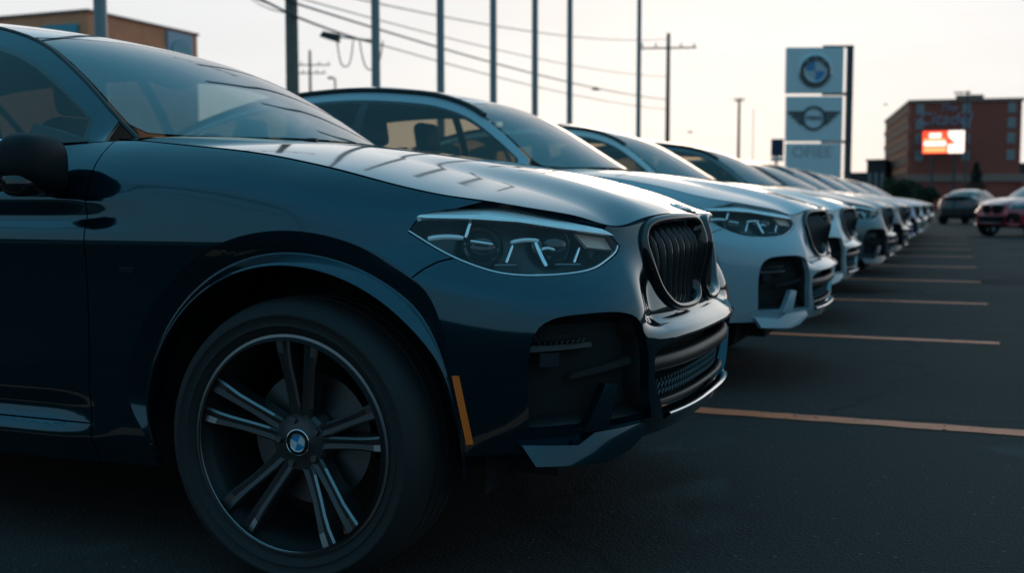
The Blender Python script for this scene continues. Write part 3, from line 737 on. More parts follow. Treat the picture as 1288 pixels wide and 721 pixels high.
def make_mirror(root,s):
    bm=bmesh.new();bmesh.ops.create_uvsphere(bm,u_segments=28,v_segments=18,radius=1)
    for v in bm.verts:
        x,y,z=v.co
        p=lambda a,e:math.copysign(abs(a)**e,a)
        x,y,z=p(x,.75),p(y,.62),p(z,.62)
        if x<0: x*=.35                       # flat back where the glass sits
        zz=z*(.088-.014*y)
        v.co=Vector((-.735+x*.08, -s*(1.01+y*.09), 1.06+zz*.88+.012*y))
    me=bpy.data.meshes.new('mirror_cap');bm.to_mesh(me);bm.free();me.materials.append(M['cap'])
    me.polygons.foreach_set('use_smooth',np.ones(len(me.polygons),dtype=bool))
    o=link('door_mirror',me,root)
    b=MB();b.tube([(-.735,-s*.875,1.01),(-.735,-s*.93,1.005),(-.735,-s*.98,1.01)],[.035,.028,.03],10);b.build('mirror_stalk',['gloss_black'],o,True)
    rounded('mirror_shell',-.765,-.68,-s*1.01-.085,-s*1.01+.085,.972,1.04,.03,'gloss_black',o)
    rounded('mirror_glass',-.77,-.764,-s*1.035-.09,-s*1.035+.09,.985,1.12,.002,'mirror',o,1)
    # black sail panel at the foot of the pillar
    b=MB();P=[sideg(np.array([x]),np.array([t]))[0] for x,t in ((-.69,.02),(-.90,.02),(-.90,.30),(-.80,.26))]
    b.add([(p[0],-s*(p[1]+.006),p[2]) for p in P],[(0,1,2,3)]);b.build('sail_panel',['gloss_black'],o)
    return o
_WH={}
def make_wheel(root,xc,s):
    """alloy wheel with five split spokes; built with its face towards -y"""
    if not _WH:
        b=MB();b.lathe([(.262,-.02),(.268,-.006),(.277,-.004),(.281,-.008),(.281,.01),(.262,.03),(.255,.10),(.258,.22),(.276,.23)],72)
        _WH['wheel']=b.build('wheel',['alloy_dark'],None,True,angle=.9).data
        b=MB();b.lathe([(.279,-.007),(.285,-.013),(.296,-.018),(.2975,-.0205),(.301,-.0205),(.3025,-.0185),(.322,-.0195),(.3235,-.0215),(.328,-.0212),(.3295,-.0185),(.350,-.006),(.360,.018),(.3645,.04),(.3645,.068),(.357,.069),(.357,.078),(.3645,.079),(.3645,.118),(.357,.119),(.357,.128),(.3645,.129),(.3645,.168),(.357,.169),(.357,.178),(.3645,.179),(.3645,.205),(.355,.235),(.30,.25),(.279,.235)],72)
        _WH['tyre']=b.build('tyre',['rubber'],None,True,angle=.9).data
        b=MB();b.lathe([(.2655,-.0065),(.270,-.0095),(.277,-.0085),(.2785,-.005)],72);_WH['rim_edge']=b.build('rim_edge',['alloy'],None,True).data
        b=MB()
        for sg in (-1,1):
            # one arm of the split spoke: sections (r, tangential centre, half width, face y, depth)
            sec=[(.040,.013,.018,.040,.045),(.09,.018,.017,.034,.045),(.15,.026,.016,.022,.045),(.19,.032,.0165,.011,.045),(.225,.038,.019,.004,.05),(.268,.043,.022,.000,.05)]
            vv=[];ff=[];mi=[]
            for r,tc,hw,fy,dp in sec:
                bev=.005
                vv+=[(r,fy+dp,sg*tc-hw*1.1),(r,fy+bev,sg*tc-hw),(r,fy,sg*tc-hw+bev),(r,fy+.003,sg*tc),(r,fy,sg*tc+hw-bev),(r,fy+bev,sg*tc+hw),(r,fy+dp,sg*tc+hw*1.1)]
            for i in range(len(sec)-1):
                for j in range(6):
                    ff.append((i*7+j,i*7+j+1,i*7+8+j,i*7+7+j))
                    machined=(j in (1,4) and i>=1) or (j in (2,3) and i==4 and (j==3)==(sg>0))  # bevels and outer faces in bare machined metal
                    mi.append(1 if machined else 0)
            k=len(b.v);b.v+=vv;b.f+=[tuple(q+k for q in f) for f in ff];b.m+=mi
        b.v=[(v[2],v[1],v[0]) for v in b.v]
        _WH['spoke']=b.build('spoke',['alloy_dark','alloy'],None,True,angle=.35).data
        b=MB();b.lathe([(.001,.034),(.036,.034),(.040,.036),(.07,.038),(.078,.046),(.078,.09)],40);_WH['hub']=b.build('hub',['alloy_dark'],None,True).data
        b=MB()
        for i in range(5):
            t=2*math.pi*(i+.5)/5;c=(.058*math.cos(t),.058*math.sin(t))
            m_=MB();m_.lathe([(.001,.030),(.008,.030),(.0095,.033),(.0095,.045)],12);b.add([(v[0]+c[0],v[1],v[2]+c[1]) for v in m_.v],m_.f)
        _WH['bolts']=b.build('wheel_bolts',['alloy'],None,True).data
        b=MB();b.lathe([(.07,.10),(.17,.10),(.17,.125),(.07,.125)],48,closed=True);_WH['disc']=b.build('brake_disc',['disc'],None,True,angle=.5).data
        e=emblem('hub_cap',.034,(0,.032,0),(0,-1,0),None);_WH['cap']=e.data
        bm=bmesh.new();bm.from_mesh(e.data);bmesh.ops.rotate(bm,verts=bm.verts,cent=(0,0,0),matrix=Matrix.Rotation(math.radians(20),3,'Y'));bm.to_mesh(e.data);bm.free()
        for o in list(COL.objects):
            if o.parent is None and o.name.split('.')[0] in ('wheel','tyre','rim_edge','spoke','hub','wheel_bolts','brake_disc','hub_cap'): bpy.data.objects.remove(o)
    w_=link('wheel',_WH['wheel'],root,(xc,-s*.932,.36));w_.rotation_euler=(0,math.radians(4 if xc==0 else 31),0 if s==1 else math.pi)
    for n in ('tyre','rim_edge','hub','bolts','disc','cap'):
        link({'bolts':'wheel_bolts','disc':'brake_disc','cap':'hub_cap'}.get(n,n),_WH[n],w_)
    for i in range(5):
        o=link('spoke',_WH['spoke'],w_);o.rotation_euler=(0,2*math.pi*i/5,0)
SG_SIDE=-1
# ------------------------------------------------------------------ ground
def ground_material():
    m=bpy.data.materials.new('asphalt');m.use_nodes=True;t=m.node_tree;b=t.nodes['Principled BSDF'];L=t.links.new
    tc=t.nodes.new('ShaderNodeTexCoord')
    n1=t.nodes.new('ShaderNodeTexNoise');n1.inputs['Scale'].default_value=.35;n1.inputs['Detail'].default_value=7;L(tc.outputs['Object'],n1.inputs['Vector'])
    n2=t.nodes.new('ShaderNodeTexNoise');n2.inputs['Scale'].default_value=140;n2.inputs['Detail'].default_value=2;L(tc.outputs['Object'],n2.inputs['Vector'])
    v=t.nodes.new('ShaderNodeTexVoronoi');v.inputs['Scale'].default_value=95;L(tc.outputs['Object'],v.inputs['Vector'])
    r1=t.nodes.new('ShaderNodeMapRange');r1.inputs[3].default_value=.55;r1.inputs[4].default_value=1.45;L(n1.outputs[0],r1.inputs[0])
    r2=t.nodes.new('ShaderNodeMapRange');r2.inputs[1].default_value=.3;r2.inputs[2].default_value=.75;r2.inputs[3].default_value=.55;r2.inputs[4].default_value=1.6;L(n2.outputs[0],r2.inputs[0])
    mu=t.nodes.new('ShaderNodeMath');mu.operation='MULTIPLY';L(r1.outputs[0],mu.inputs[0]);L(r2.outputs[0],mu.inputs[1])
    sc=t.nodes.new('ShaderNodeVectorMath');sc.operation='SCALE';sc.inputs[0].default_value=(.046,.037,.034);L(mu.outputs[0],sc.inputs['Scale']);L(sc.outputs[0],b.inputs['Base Color'])
    def wearmask(scale,lo,hi,dist):
        n=t.nodes.new('ShaderNodeTexNoise');n.inputs['Scale'].default_value=scale;n.inputs['Detail'].default_value=5;n.inputs['Distortion'].default_value=dist;L(tc.outputs['Object'],n.inputs['Vector'])
        r=t.nodes.new('ShaderNodeMapRange');r.interpolation_type='SMOOTHSTEP';r.inputs[1].default_value=lo;r.inputs[2].default_value=hi;L(n.outputs[0],r.inputs[0]);return r.outputs[0]
    def blend(prev,fac,col,amt):
        k=t.nodes.new('ShaderNodeMath');k.operation='MULTIPLY';k.inputs[1].default_value=amt;L(fac,k.inputs[0])
        m2=t.nodes.new('ShaderNodeMix');m2.data_type='RGBA';L(k.outputs[0],m2.inputs[0]);L(prev,m2.inputs[6]);m2.inputs[7].default_value=(*col,1);return m2.outputs[2]
    colr=blend(sc.outputs[0],wearmask(.55,.58,.72,.6),(.007,.007,.007),.9)      # oil
    colr=blend(colr,wearmask(.9,.60,.75,1.5),(.065,.065,.062),.8)                # worn grey patches
    vo=t.nodes.new('ShaderNodeTexVoronoi');vo.feature='DISTANCE_TO_EDGE';vo.inputs['Scale'].default_value=.32
    nz=t.nodes.new('ShaderNodeTexNoise');nz.inputs['Scale'].default_value=1.3;nz.inputs['Detail'].default_value=6;L(tc.outputs['Object'],nz.inputs['Vector'])
    av=t.nodes.new('ShaderNodeVectorMath');av.operation='SCALE';av.inputs['Scale'].default_value=.9;L(nz.outputs['Color'],av.inputs[0])
    ad2=t.nodes.new('ShaderNodeVectorMath');ad2.operation='ADD';L(tc.outputs['Object'],ad2.inputs[0]);L(av.outputs[0],ad2.inputs[1]);L(ad2.outputs[0],vo.inputs['Vector'])
    cr=t.nodes.new('ShaderNodeMapRange');cr.inputs[1].default_value=.004;cr.inputs[2].default_value=.010;cr.inputs[3].default_value=1;cr.inputs[4].default_value=0;L(vo.outputs['Distance'],cr.inputs[0])
    colr=blend(colr,cr.outputs[0],(.008,.008,.008),.3)
    gv=t.nodes.new('ShaderNodeTexVoronoi');gv.inputs['Scale'].default_value=14;gv.inputs['Randomness'].default_value=1;L(tc.outputs['Object'],gv.inputs['Vector'])
    gr=t.nodes.new('ShaderNodeMapRange');gr.inputs[1].default_value=.05;gr.inputs[2].default_value=.09;gr.inputs[3].default_value=1;gr.inputs[4].default_value=0;L(gv.outputs['Distance'],gr.inputs[0])
    colr=blend(colr,gr.outputs[0],(.16,.16,.15),.6)                           # scattered grit
    L(colr,b.inputs['Base Color'])
    b.inputs['Roughness'].default_value=.9;b.inputs['Specular IOR Level'].default_value=.12
    bp=t.nodes.new('ShaderNodeBump');bp.inputs['Strength'].default_value=.55;bp.inputs['Distance'].default_value=.006
    ad=t.nodes.new('ShaderNodeMath');ad.operation='ADD';L(v.outputs['Distance'],ad.inputs[0]);L(n2.outputs[0],ad.inputs[1]);L(ad.outputs[0],bp.inputs['Height']);L(bp.outputs[0],b.inputs['Normal'])
    return m
M['asphalt']=ground_material()
def line_material():
    m=mat('line_paint',(.98,.20,.085),.6,noise=.25,nscale=9,bump=.3,bscale=60);t=m.node_tree;b=t.nodes['Principled BSDF']
    tc=t.nodes.new('ShaderNodeTexCoord');n=t.nodes.new('ShaderNodeTexNoise');n.inputs['Scale'].default_value=26;n.inputs['Detail'].default_value=8
    t.links.new(tc.outputs['Object'],n.inputs['Vector'])
    r=t.nodes.new('ShaderNodeMapRange');r.inputs[1].default_value=.28;r.inputs[2].default_value=.36;t.links.new(n.outputs[0],r.inputs[0]);t.links.new(r.outputs[0],b.inputs['Alpha'])
    return m
M['line']=line_material()
me=mesh_py('ground',[(-900,-900,0),(900,-900,0),(900,1500,0),(-900,1500,0)],[(0,1,2,3)],'asphalt');tag(link('ground',me),kind='structure')
LINE_Y=[1.79-.0,4.965,8.14,11.30,14.46,17.75,21.2,24.6,28,31.4,34.8]
for i,y in enumerate(LINE_Y):
    b=MB();n=90;vv=[]
    for k in range(n+1):
        x=-5.6+(5.9+random.uniform(-.02,.02)*0)*k/n;e=.003*math.sin(k*2.1+i)
        vv+=[(x,y-.066+e+random.uniform(-.006,.006),.004),(x,y+.066+e*.7+random.uniform(-.006,.006),.004)]
    b.add(vv,[(2*k,2*k+2,2*k+3,2*k+1) for k in range(n)])
    o=b.build('stall_line',['line']);tag(o,kind='structure')
# verge with kerb behind the row, tree-lawn under the masts
M['concrete']=mat('concrete',(.32,.31,.29),.85,noise=.2,nscale=6,bump=.2,bscale=40)
M['grass']=mat('grass',(.035,.055,.02),.95,noise=.5,nscale=3,bump=.6,bscale=30)
b=MB();b.box(-6.6,-6.45,-30,46,-.05,.13);tag(b.build('kerb',['concrete']),kind='structure')
me=mesh_py('verge',[(-12.5,-30,.10),(-6.6,-30,.10),(-6.6,46,.10),(-12.5,46,.10)],[(0,1,2,3)],'grass');tag(link('verge',me),kind='structure')
# ------------------------------------------------------------------ the row of cars
CX0=-1.504
car=build_car();car.location=(CX0,3.20,0)
tag(car,'dark blue SUV nearest the camera with blacked-out kidney grille','car','cars parked in a row')
P={'silver':paint('paint_pale_silver_blue',(.31,.39,.44),.1,.38),'white':paint('paint_white',(.52,.54,.55),.0,.35),'steel':paint('paint_steel',(.30,.33,.35),.5,.32),'grey':paint('paint_grey',(.10,.105,.11),.5,.35),
   'black':paint('paint_black',(.008,.009,.010),.2,.3),'blue':paint('paint_mid_blue',(.03,.10,.20),.5,.33),'red':paint('paint_red',(.42,.015,.03),.3,.3)}
def copy_tree(o,parent,pm):
    c=o.copy();COL.objects.link(c);c.parent=parent
    if o.type=='MESH':
        for sl,sm in zip(c.material_slots,o.material_slots):
            if sm.material in (M['paint'],M['cap']): sl.link='OBJECT';sl.material=pm
    for ch in o.children: copy_tree(ch,c,pm)
    return c
def copy_car(loc,rz,pm,label,group='cars parked in a row',src=None):
    c=copy_tree(src or car,None,pm);c.location=loc;c.rotation_euler=(0,0,rz);tag(c,label,'car',group);return c
ROW=[(6.37,.015,'silver','pale silver-blue SUV parked second in the row, directly beyond the dark blue one'),
 (9.62,-.10,'white','white SUV third in the row, just past the silver-blue one'),
 (12.85,.03,'grey','dark grey SUV fourth from the camera in the parked row'),
 (16.1,.05,'black','black SUV fifth from the camera, half hidden behind the dark grey one'),
 (19.4,-.03,'steel','steel-grey SUV sixth from the camera, next past the black one'),
 (22.8,.02,'blue','mid-blue SUV seventh from the camera in the parked row'),
 (26.2,.05,'white','white SUV eighth from the camera, next past the mid-blue one'),
 (29.6,0,'black','black SUV ninth from the camera in the parked row'),
 (33.0,.04,'steel','steel-grey SUV tenth from the camera, last but one of the row'),
 (36.4,.02,'grey','dark grey SUV at the far end of the parked row')]
tall=build_car(True)      # second in the row is the taller-roofed body; the rest are copies of either
def repaint(o,pm):
    if o.type=='MESH':
        for sl in o.material_slots:
            if sl.material in (M['paint'],M['cap']): sl.link='OBJECT';sl.material=pm
    for ch in o.children: repaint(ch,pm)
for i,(y,dx,k,l) in enumerate(ROW):
    if i==0: continue
    copy_car((CX0+dx,y,0),random.uniform(-.012,.012),P[k],l,src=tall if i%4!=3 else car)
y,dx,k,l=ROW[0];repaint(tall,P[k]);tall.location=(CX0+dx,y,0);tag(tall,l,'car','cars parked in a row')
copy_car((1.5,35.2,0),math.radians(226),P['red'],'dark red car at the right edge, facing the camera across the aisle','cars across the aisle')
copy_car((1.2,57.5,0),math.radians(70),P['black'],'black car seen from behind, left of the red one, before the brick hotel','cars across the aisle')
# ------------------------------------------------------------------ masts, utility poles, wires
M['mast']=mat('mast_steel',(.24,.27,.28),.5,.5,noise=.1)
M['wood']=mat('pole_wood',(.20,.165,.14),.9,noise=.35,nscale=8,bump=.5,bscale=30)
M['wire']=mat('wire',(.02,.02,.022),.6)
M['galv']=mat('galvanised',(.14,.14,.14),.6,.4)
words=['nearest thick steel flag mast rising behind the dark blue SUV roof','steel flag mast in front of the hanging lamp, behind the second car','third steel flag mast from the left, over the second car roof','fourth steel flag mast from the left','fifth steel flag mast from the left','sixth steel flag mast from the left, beside the flying bird','last and thinnest steel flag mast, left of the crossarm pole']
for i,(y,l) in enumerate(zip((11.0,18.05,20.8,23.6,26.3,29.0,36.1),words)):
    r=empty('flag_mast',(-10.0,y,.1));b=MB();b.tube([(0,0,0),(0,0,6),(0,0,12)],[.085,.078,.06],16);b.build('mast_tube',['mast'],r,True)
    b=MB();b.lathe([(.001,.06),(.12,.06),(.14,.03),(.2,.02),(.2,0)],20,axis='z');b.build('base_flange',['mast'],r,True)
    b=MB();b.lathe([(.001,12.16),(.05,12.13),(.075,12.07),(.05,12.0),(.03,11.98)],14,axis='z');b.build('finial',['mast'],r,True)
    tag(r,l,'flag mast','flag masts behind the row')
FH=np.array([-math.sin(YAW),math.cos(YAW)]);RH=np.array([math.cos(YAW),math.sin(YAW)])
def at(px,F):
    q=FH*F+RH*(px-644)/FPX*F;return float(q[0]),float(q[1])
def zat(py,F): return (256-py)/FPX*F+CAM_H
def utility_pole(px,F,h,label,arms,r=.16,lean=0):
    x,y=at(px,F);o=empty('utility_pole',(x,y,0));b=MB();b.tube([(0,0,0),(lean*.5,0,h*.5),(lean,0,h)],[r,r*.88,r*.7],12);b.build('pole_shaft',['wood'],o,True)
    for z,L,ang in arms:
        c,s_=math.cos(ang),math.sin(ang);b=MB();p=[(-c*L,-s_*L,z-.03),(c*L,s_*L,z+.03)];b.tube(p,.06,6)
        a=b.build('crossarm',['wood'],o)
        for t in (-.92,-.45,.45,.92):
            m_=MB();m_.lathe([(.025,0),(.025,.06),(.06,.09),(.045,.13),(.06,.16),(.03,.24),(.001,.25)],10,axis='z');q=m_.build('insulator',['galv'],a,True);q.location=(c*L*t,s_*L*t,z+.05)
    tag(o,label,'utility pole','wooden utility poles');return o
utility_pole(371,26,11,'thick weathered wooden utility pole at the left, by the hanging street lamp',[(10.2,1.2,.4)],r=.165)
utility_pole(838,69,11.5,'wooden utility pole with one crossarm near its top, standing right of the flag masts',[(10.6,1.75,.39)],r=.17)
utility_pole(393,95,zat(66,95),'small distant pole with two crossarms, just right of the thick wooden pole',[(zat(84,95),1.7,.5),(zat(94,95),1.3,.5)],r=.15)
utility_pole(927,105,zat(125,105),'thin distant pole right of the crossarm pole',[(zat(128,105),.5,.4)],r=.17)
o=utility_pole(945,150,zat(138,150),'faint tiny pole just right of the thin distant one',[],r=.06)
def wire(pts3,label,r=.02,sag=.5,n=24):
    b=MB();pts=[]
    for (a,c) in zip(pts3[:-1],pts3[1:]):
        a=np.array(a);c=np.array(c)
        for i in range(n+1):
            t=i/n;p=a+(c-a)*t;p[2]-=sag*4*t*(1-t)
            if not (pts and i==0): pts.append(tuple(p))
    b.tube(pts,r,6);tag(b.build('overhead_wire',['wire'],None,True),label,'wire','overhead wires')
P0=at(371,26);P1=at(838,69);Pm=(-9.5,-22.0)
def wz(py,F): return zat(py,F)
wire([(*Pm,9.5),(*at(371,26),wz(-15,26)),(*at(838,69),wz(52,69))],'highest overhead wire, slanting down past the flag masts',.018,.5)
wire([(*Pm,9.0),(*at(372,25.8),wz(9,26)),(*at(838,68.8),wz(127,69))],'thick middle overhead wire running below the highest one',.026,.35)
wire([(*Pm,8.5),(*at(373,25.7),wz(26,26)),(*at(484,34),wz(60,34))],'lowest overhead wire, carrying the hanging lamp and slack cable loops',.028,.05)
wire([(*at(484,34),wz(60,34)),(*at(838,68.9),wz(139,69))],'thin overhead wire continuing from the slack loops to the crossarm pole',.018,.3)
wire([(-13.5,-22,9.3),(*at(371,26.2),wz(19,26)),(*at(300,48),wz(-20,48))],'thin overhead wire at the top left crossing to the thick wooden pole',.016,.3)
wire([(-11.5,-22,10.2),(*at(370,26.1),wz(-2,26)),(*at(838,69.2),wz(98,69))],'faint upper overhead wire between the highest and the thick middle one',.015,.4)
# street lamp on an arm, its post in line with the second mast
o=empty('street_lamp',(*at(475,33.5),0));lx,ly=at(475,33.5)
b=MB();b.tube([(0,0,0),(0,0,4),(0,0,wz(20,33.5))],[.10,.09,.07],10);b.build('lamp_post',['mast'],o,True)
hx,hy=at(424,33.5);zz=wz(48,33.5);b=MB();b.tube([(0,0,wz(54,33.5)),((hx-lx)*.5,(hy-ly)*.5,wz(52,33.5)),(hx-lx,hy-ly,zz)],.03,8);b.build('lamp_arm',['mast'],o,True)
hd_=MB();hd_.add([(-.32,-.12,-.10),(.28,-.16,-.13),(.28,.16,-.13),(-.32,.12,-.10),(-.26,-.09,.07),(.26,-.12,.10),(.26,.12,.10),(-.26,.09,.07)],[(0,3,2,1),(4,5,6,7),(0,1,5,4),(1,2,6,5),(2,3,7,6),(3,0,4,7)])
h_=hd_.build('lamp_head',['wire'],o);h_.location=(hx-lx-.12,hy-ly,zz+.0);h_.rotation_euler=(0,.25,.35)
b=MB()
for c0,c1,dy in ((427,447,86),(455,484,90)):
    for k in (0,):
        pts=[]
        for i in range(17):
            t=i/16;px=c0+(c1-c0)*t;py=54+(dy-54)*(1-abs(2*t-1)**3.2);x,y=at(px,33.5);pts.append((x-lx,y-ly,wz(py,33.5)))
        b.tube(pts,.02,6)
b.build('cable_loop',['wire'],o,True)
tag(o,'street lamp with dark hanging head and slack cable loops beside the second flag mast','street lamp')
o=empty('street_lamp',(*at(424,90),0));b=MB();b.tube([(0,0,0),(0,0,zat(101,90))],[.12,.08],8);b.build('lamp_post',['mast'],o,True)
b=MB();b.tube([(0,0,zat(101,90)),(-.35,-.15,zat(100,90))],.07,6);b.box(-.55,-.2,-.25,.05,zat(101,90),zat(98.5,90));b.build('lamp_head',['wire'],o)
tag(o,'tiny distant street lamp just above the second car roof','street lamp')
def bird(px,py,F,label,sz=.5):
    x,y=at(px,F);o=empty('bird',(x,y,zat(py,F)))
    b=MB();b.tube([(-.22*sz*2,0,-.02),(-.1*sz*2,0,0),(.1*sz*2,0,.01),(.25*sz*2,0,.03)],[.01,.055*sz*2,.06*sz*2,.02],8);b.build('bird_body',['wire'],o,True)
    for s in (1,-1):
        b=MB();b.add([(-.1*sz,0,0),(.12*sz,0,0),(.02*sz,s*.55*sz,.16*sz),(-.12*sz,s*.5*sz,.14*sz),(-.1*sz,0,.02),(.12*sz,0,.02),(.02*sz,s*.55*sz,.18*sz),(-.12*sz,s*.5*sz,.155*sz)],[(0,3,2,1),(4,5,6,7),(0,1,5,4),(1,2,6,5),(2,3,7,6),(3,0,4,7)]);b.build('wing',['wire'],o)
    o.rotation_euler=(0,.1,.5);tag(o,label,'bird','birds in the sky')
bird(748,114,45,'larger dark bird flying right of the sixth flag mast',.42)
bird(866,167,60,'smaller bird low in the sky right of the crossarm pole',.35)
bird(1109,133,70,'tiny bird left of the brick hotel roof',.3)
# ------------------------------------------------------------------ dealer pylon sign
M['panel']=mat('sign_panel',(.72,.73,.74),.55,.2,noise=.05)
M['panel_dark']=mat('sign_dark',(.05,.055,.06),.5)
M['sign_pink']=mat('sign_lettering',(.52,.44,.44),.6)
F=55.0
def sgn_pt(px,py): return (px-1020)/FPX*F,zat(py,F)
sx0,sy0=at(1020,F);sg=empty('pylon_sign',(sx0,sy0,0),YAW)
def rect(name,x0,x1,y0,y1,mt,d0,d1,par):
    a=sgn_pt(x0,y1);c=sgn_pt(x1,y0);b=MB();b.box(a[0],c[0],d0,d1,a[1],c[1]);return b.build(name,[mt],par)
p1=rect('sign_panel',984.5,1055,63,119,'panel',-.15,.15,sg);p2=rect('sign_panel',985.5,1055,123,178.5,'panel',-.15,.15,sg);p3=rect('sign_panel',986,1055,181,300,'panel',-.12,.12,sg)
rect('sign_post',1060,1067.5,60,262,'panel_dark',-.1,.1,sg)
for y0,y1 in ((60,62.6),(118,121.5),(177.5,180.5)): rect('bracket',1030,1068,y0,y1,'panel_dark',-.06,.06,sg)
cx_,cz_=sgn_pt(1019.5,92);k=F/FPX
e=emblem('roundel',20.5*k,(cx_,-.16,cz_),(0,-1,0),p1)
for ch,a in (('B',130),('M',90),('W',50)):
    t=math.radians(a);r=20.5*k*.80
    text_mesh('roundel_letter',ch,20.5*k*.30,'white',p1,Matrix.Translation((cx_+r*math.cos(t),-.16-20.5*k*.1,cz_+r*math.sin(t)))@Matrix.Rotation(math.pi/2,4,'X')@Matrix.Rotation(t-math.pi/2,4,'Z'),.004)
cx_,cz_=sgn_pt(1019,150)
b=MB();b.lathe([(12.2*k,-.17),(12.2*k,-.21),(15.2*k,-.21),(15.2*k,-.17)],40,closed=True);b.v=[(v[0]+cx_,v[1],v[2]+cz_) for v in b.v];b.build('winged_ring',['panel_dark'],p2,True,angle=.5)
for s in (1,-1):
    for j,(z0,z1,xa,xb) in enumerate(((8.5,4.8,13.5,34),(3.6,.2,15.5,29),(-1.2,-4.4,15.2,24),(-5.4,-8.2,13.5,20))):
        b=MB();v=[(s*xa*k,-.17,z0*k),(s*xb*k,-.17,z0*k),(s*(xb-4)*k,-.17,z1*k),(s*xa*k,-.17,z1*k)];v=[(cx_+a,y,cz_+z) for a,y,z in v]+[(cx_+a,-.20,cz_+z) for a,y,z in v]
        b.add(v,[(0,1,2,3),(7,6,5,4),(0,4,5,1),(1,5,6,2),(2,6,7,3),(3,7,4,0)]);b.build('wing_feather',['panel_dark'],p2)
text_mesh('ring_lettering','MINI',8.6*k,'panel_dark',p2,Matrix.Translation((cx_,-.19,cz_))@Matrix.Rotation(math.pi/2,4,'X'),.012,sx=1.15)
cx_,cz_=sgn_pt(1018,192);text_mesh('lower_lettering','OFIEE',19*k,'sign_pink',p3,Matrix.Translation((cx_,-.14,cz_))@Matrix.Rotation(math.pi/2,4,'X'),.01,sx=1.05)
tag(sg,'tall grey pylon sign with blue and white roundel above a winged ring','sign')
# small navy sign behind it
M['navy']=mat('navy_sign',(.015,.03,.07),.5)
x,y=at(975,80);o=empty('street_sign',(x,y,0),YAW);b=MB();b.box(-7*80/FPX,8*80/FPX,-.1,.1,zat(197,80),zat(175.5,80));b.build('sign_board',['navy'],o)
b=MB();b.box(-7*80/FPX,8*80/FPX,-.12,.12,zat(203,80),zat(198,80));b.build('sign_strip',['white'],o)
b=MB();b.tube([(0,.12,0),(0,.12,zat(176,80))],.1,8);b.build('sign_post',['panel_dark'],o);tag(o,'small navy sign board at the left foot of the pylon sign','sign')
# ------------------------------------------------------------------ brick hotel
M['brick']=mat('dark_brick',(.40,.085,.06),.9,noise=.2,nscale=1.2)
M['brick_sunlit']=mat('hotel_sunlit_side_brick',(.36,.13,.06),.9,noise=.25,nscale=.8)  # orange tint paints low sunlight onto the side frames and bands
M['stone']=mat('stone_band',(.34,.19,.15),.85)
M['hglass']=mat('hotel_window',(.22,.22,.23),.15,coat=.4)
M['hdark']=mat('hotel_side_window',(.10,.06,.05),.7)
M['hframe']=mat('hotel_window_frame',(.36,.32,.30),.7)
ht=empty('brick_hotel',(.63,176.24,0),math.radians(8))
X0,X1,D,HT=-7.5,7.9,42,zat(131,165)
b=MB();b.box(X0,X1,0,D,0,HT);b.build('wall',['brick'],ht)
b=MB();b.box(X0-.25,X1+.25,-.25,.0,HT,HT+.45);b.box(X0-.25,X0,0,D,HT,HT+.45);b.box(X1,X1+.25,0,D,HT,HT+.45);b.build('parapet',['stone'],ht)
b=MB();b.box(X0-.2,X1+6,-.35,-.003,4.2,5.3);b.build('stone_band',['stone'],ht)
b=MB();b.box(X1+.003,X1+16,-1,16,0,4.1);b.build('annexe_wall',['brick'],ht)
b=MB();b.box(-1.2,2.6,-.4,.0,HT+.45,HT+1.0);b.build('roof_cap',['stone'],ht)
def hwin(x0,x1,z0,z1,face):
    b=MB();g=MB()
    if face=='f':
        b.box(x0,x1,-.10,-.003,z0,z1);o=b.build('window',['hframe'],ht);g.box(x0+.12,x1-.12,-.13,-.101,z0+.12,z1-.12)
    else:
        b.box(X0-.12,X0-.003,x0,x1,z0,z1);o=b.build('window',['brick_sunlit'],ht);g.box(X0-.16,X0-.121,x0+.2,x1-.2,z0+.12,z1-.12)
    g.build('pane',['hglass' if face=='f' else 'hdark'],o)
for px in (1153,1211,1267):
    for py in (139,157.5,176,196.5):
        x=(at(px,165)[0]-.7);z=zat(py,165);hwin(x-.55,x+.55,z-.75,z+.75,'f')
for i in range(8):
    for j in range(5):
        hwin(1.5+i*5.1,4.9+i*5.1,2.9+j*2.6+1.2,4.6+j*2.6+1.2,'s')
for j in range(5):
    b=MB();b.box(X0-.22,X0-.003,.2,D-.2,3.35+j*2.6-.35,3.35+j*2.6+.45);b.build('balcony_band',['brick_sunlit'],ht)
xt=at(1185,165)[0]-.7
M['sign_lilac']=mat('hotel_lettering',(.36,.30,.36),.5)
text_mesh('lettering','The',1.6,'sign_lilac',ht,Matrix.Translation((xt+.3,-.2,zat(138,165)))@Matrix.Rotation(math.pi/2,4,'X'),.06,shear=.25)
text_mesh('lettering','Citadel',2.6,'sign_lilac',ht,Matrix.Translation((xt-.2,-.2,zat(152,165)))@Matrix.Rotation(math.pi/2,4,'X'),.06,shear=.25)
tag(ht,'dark red brick hotel with flat roof and lettering high on its front','building')
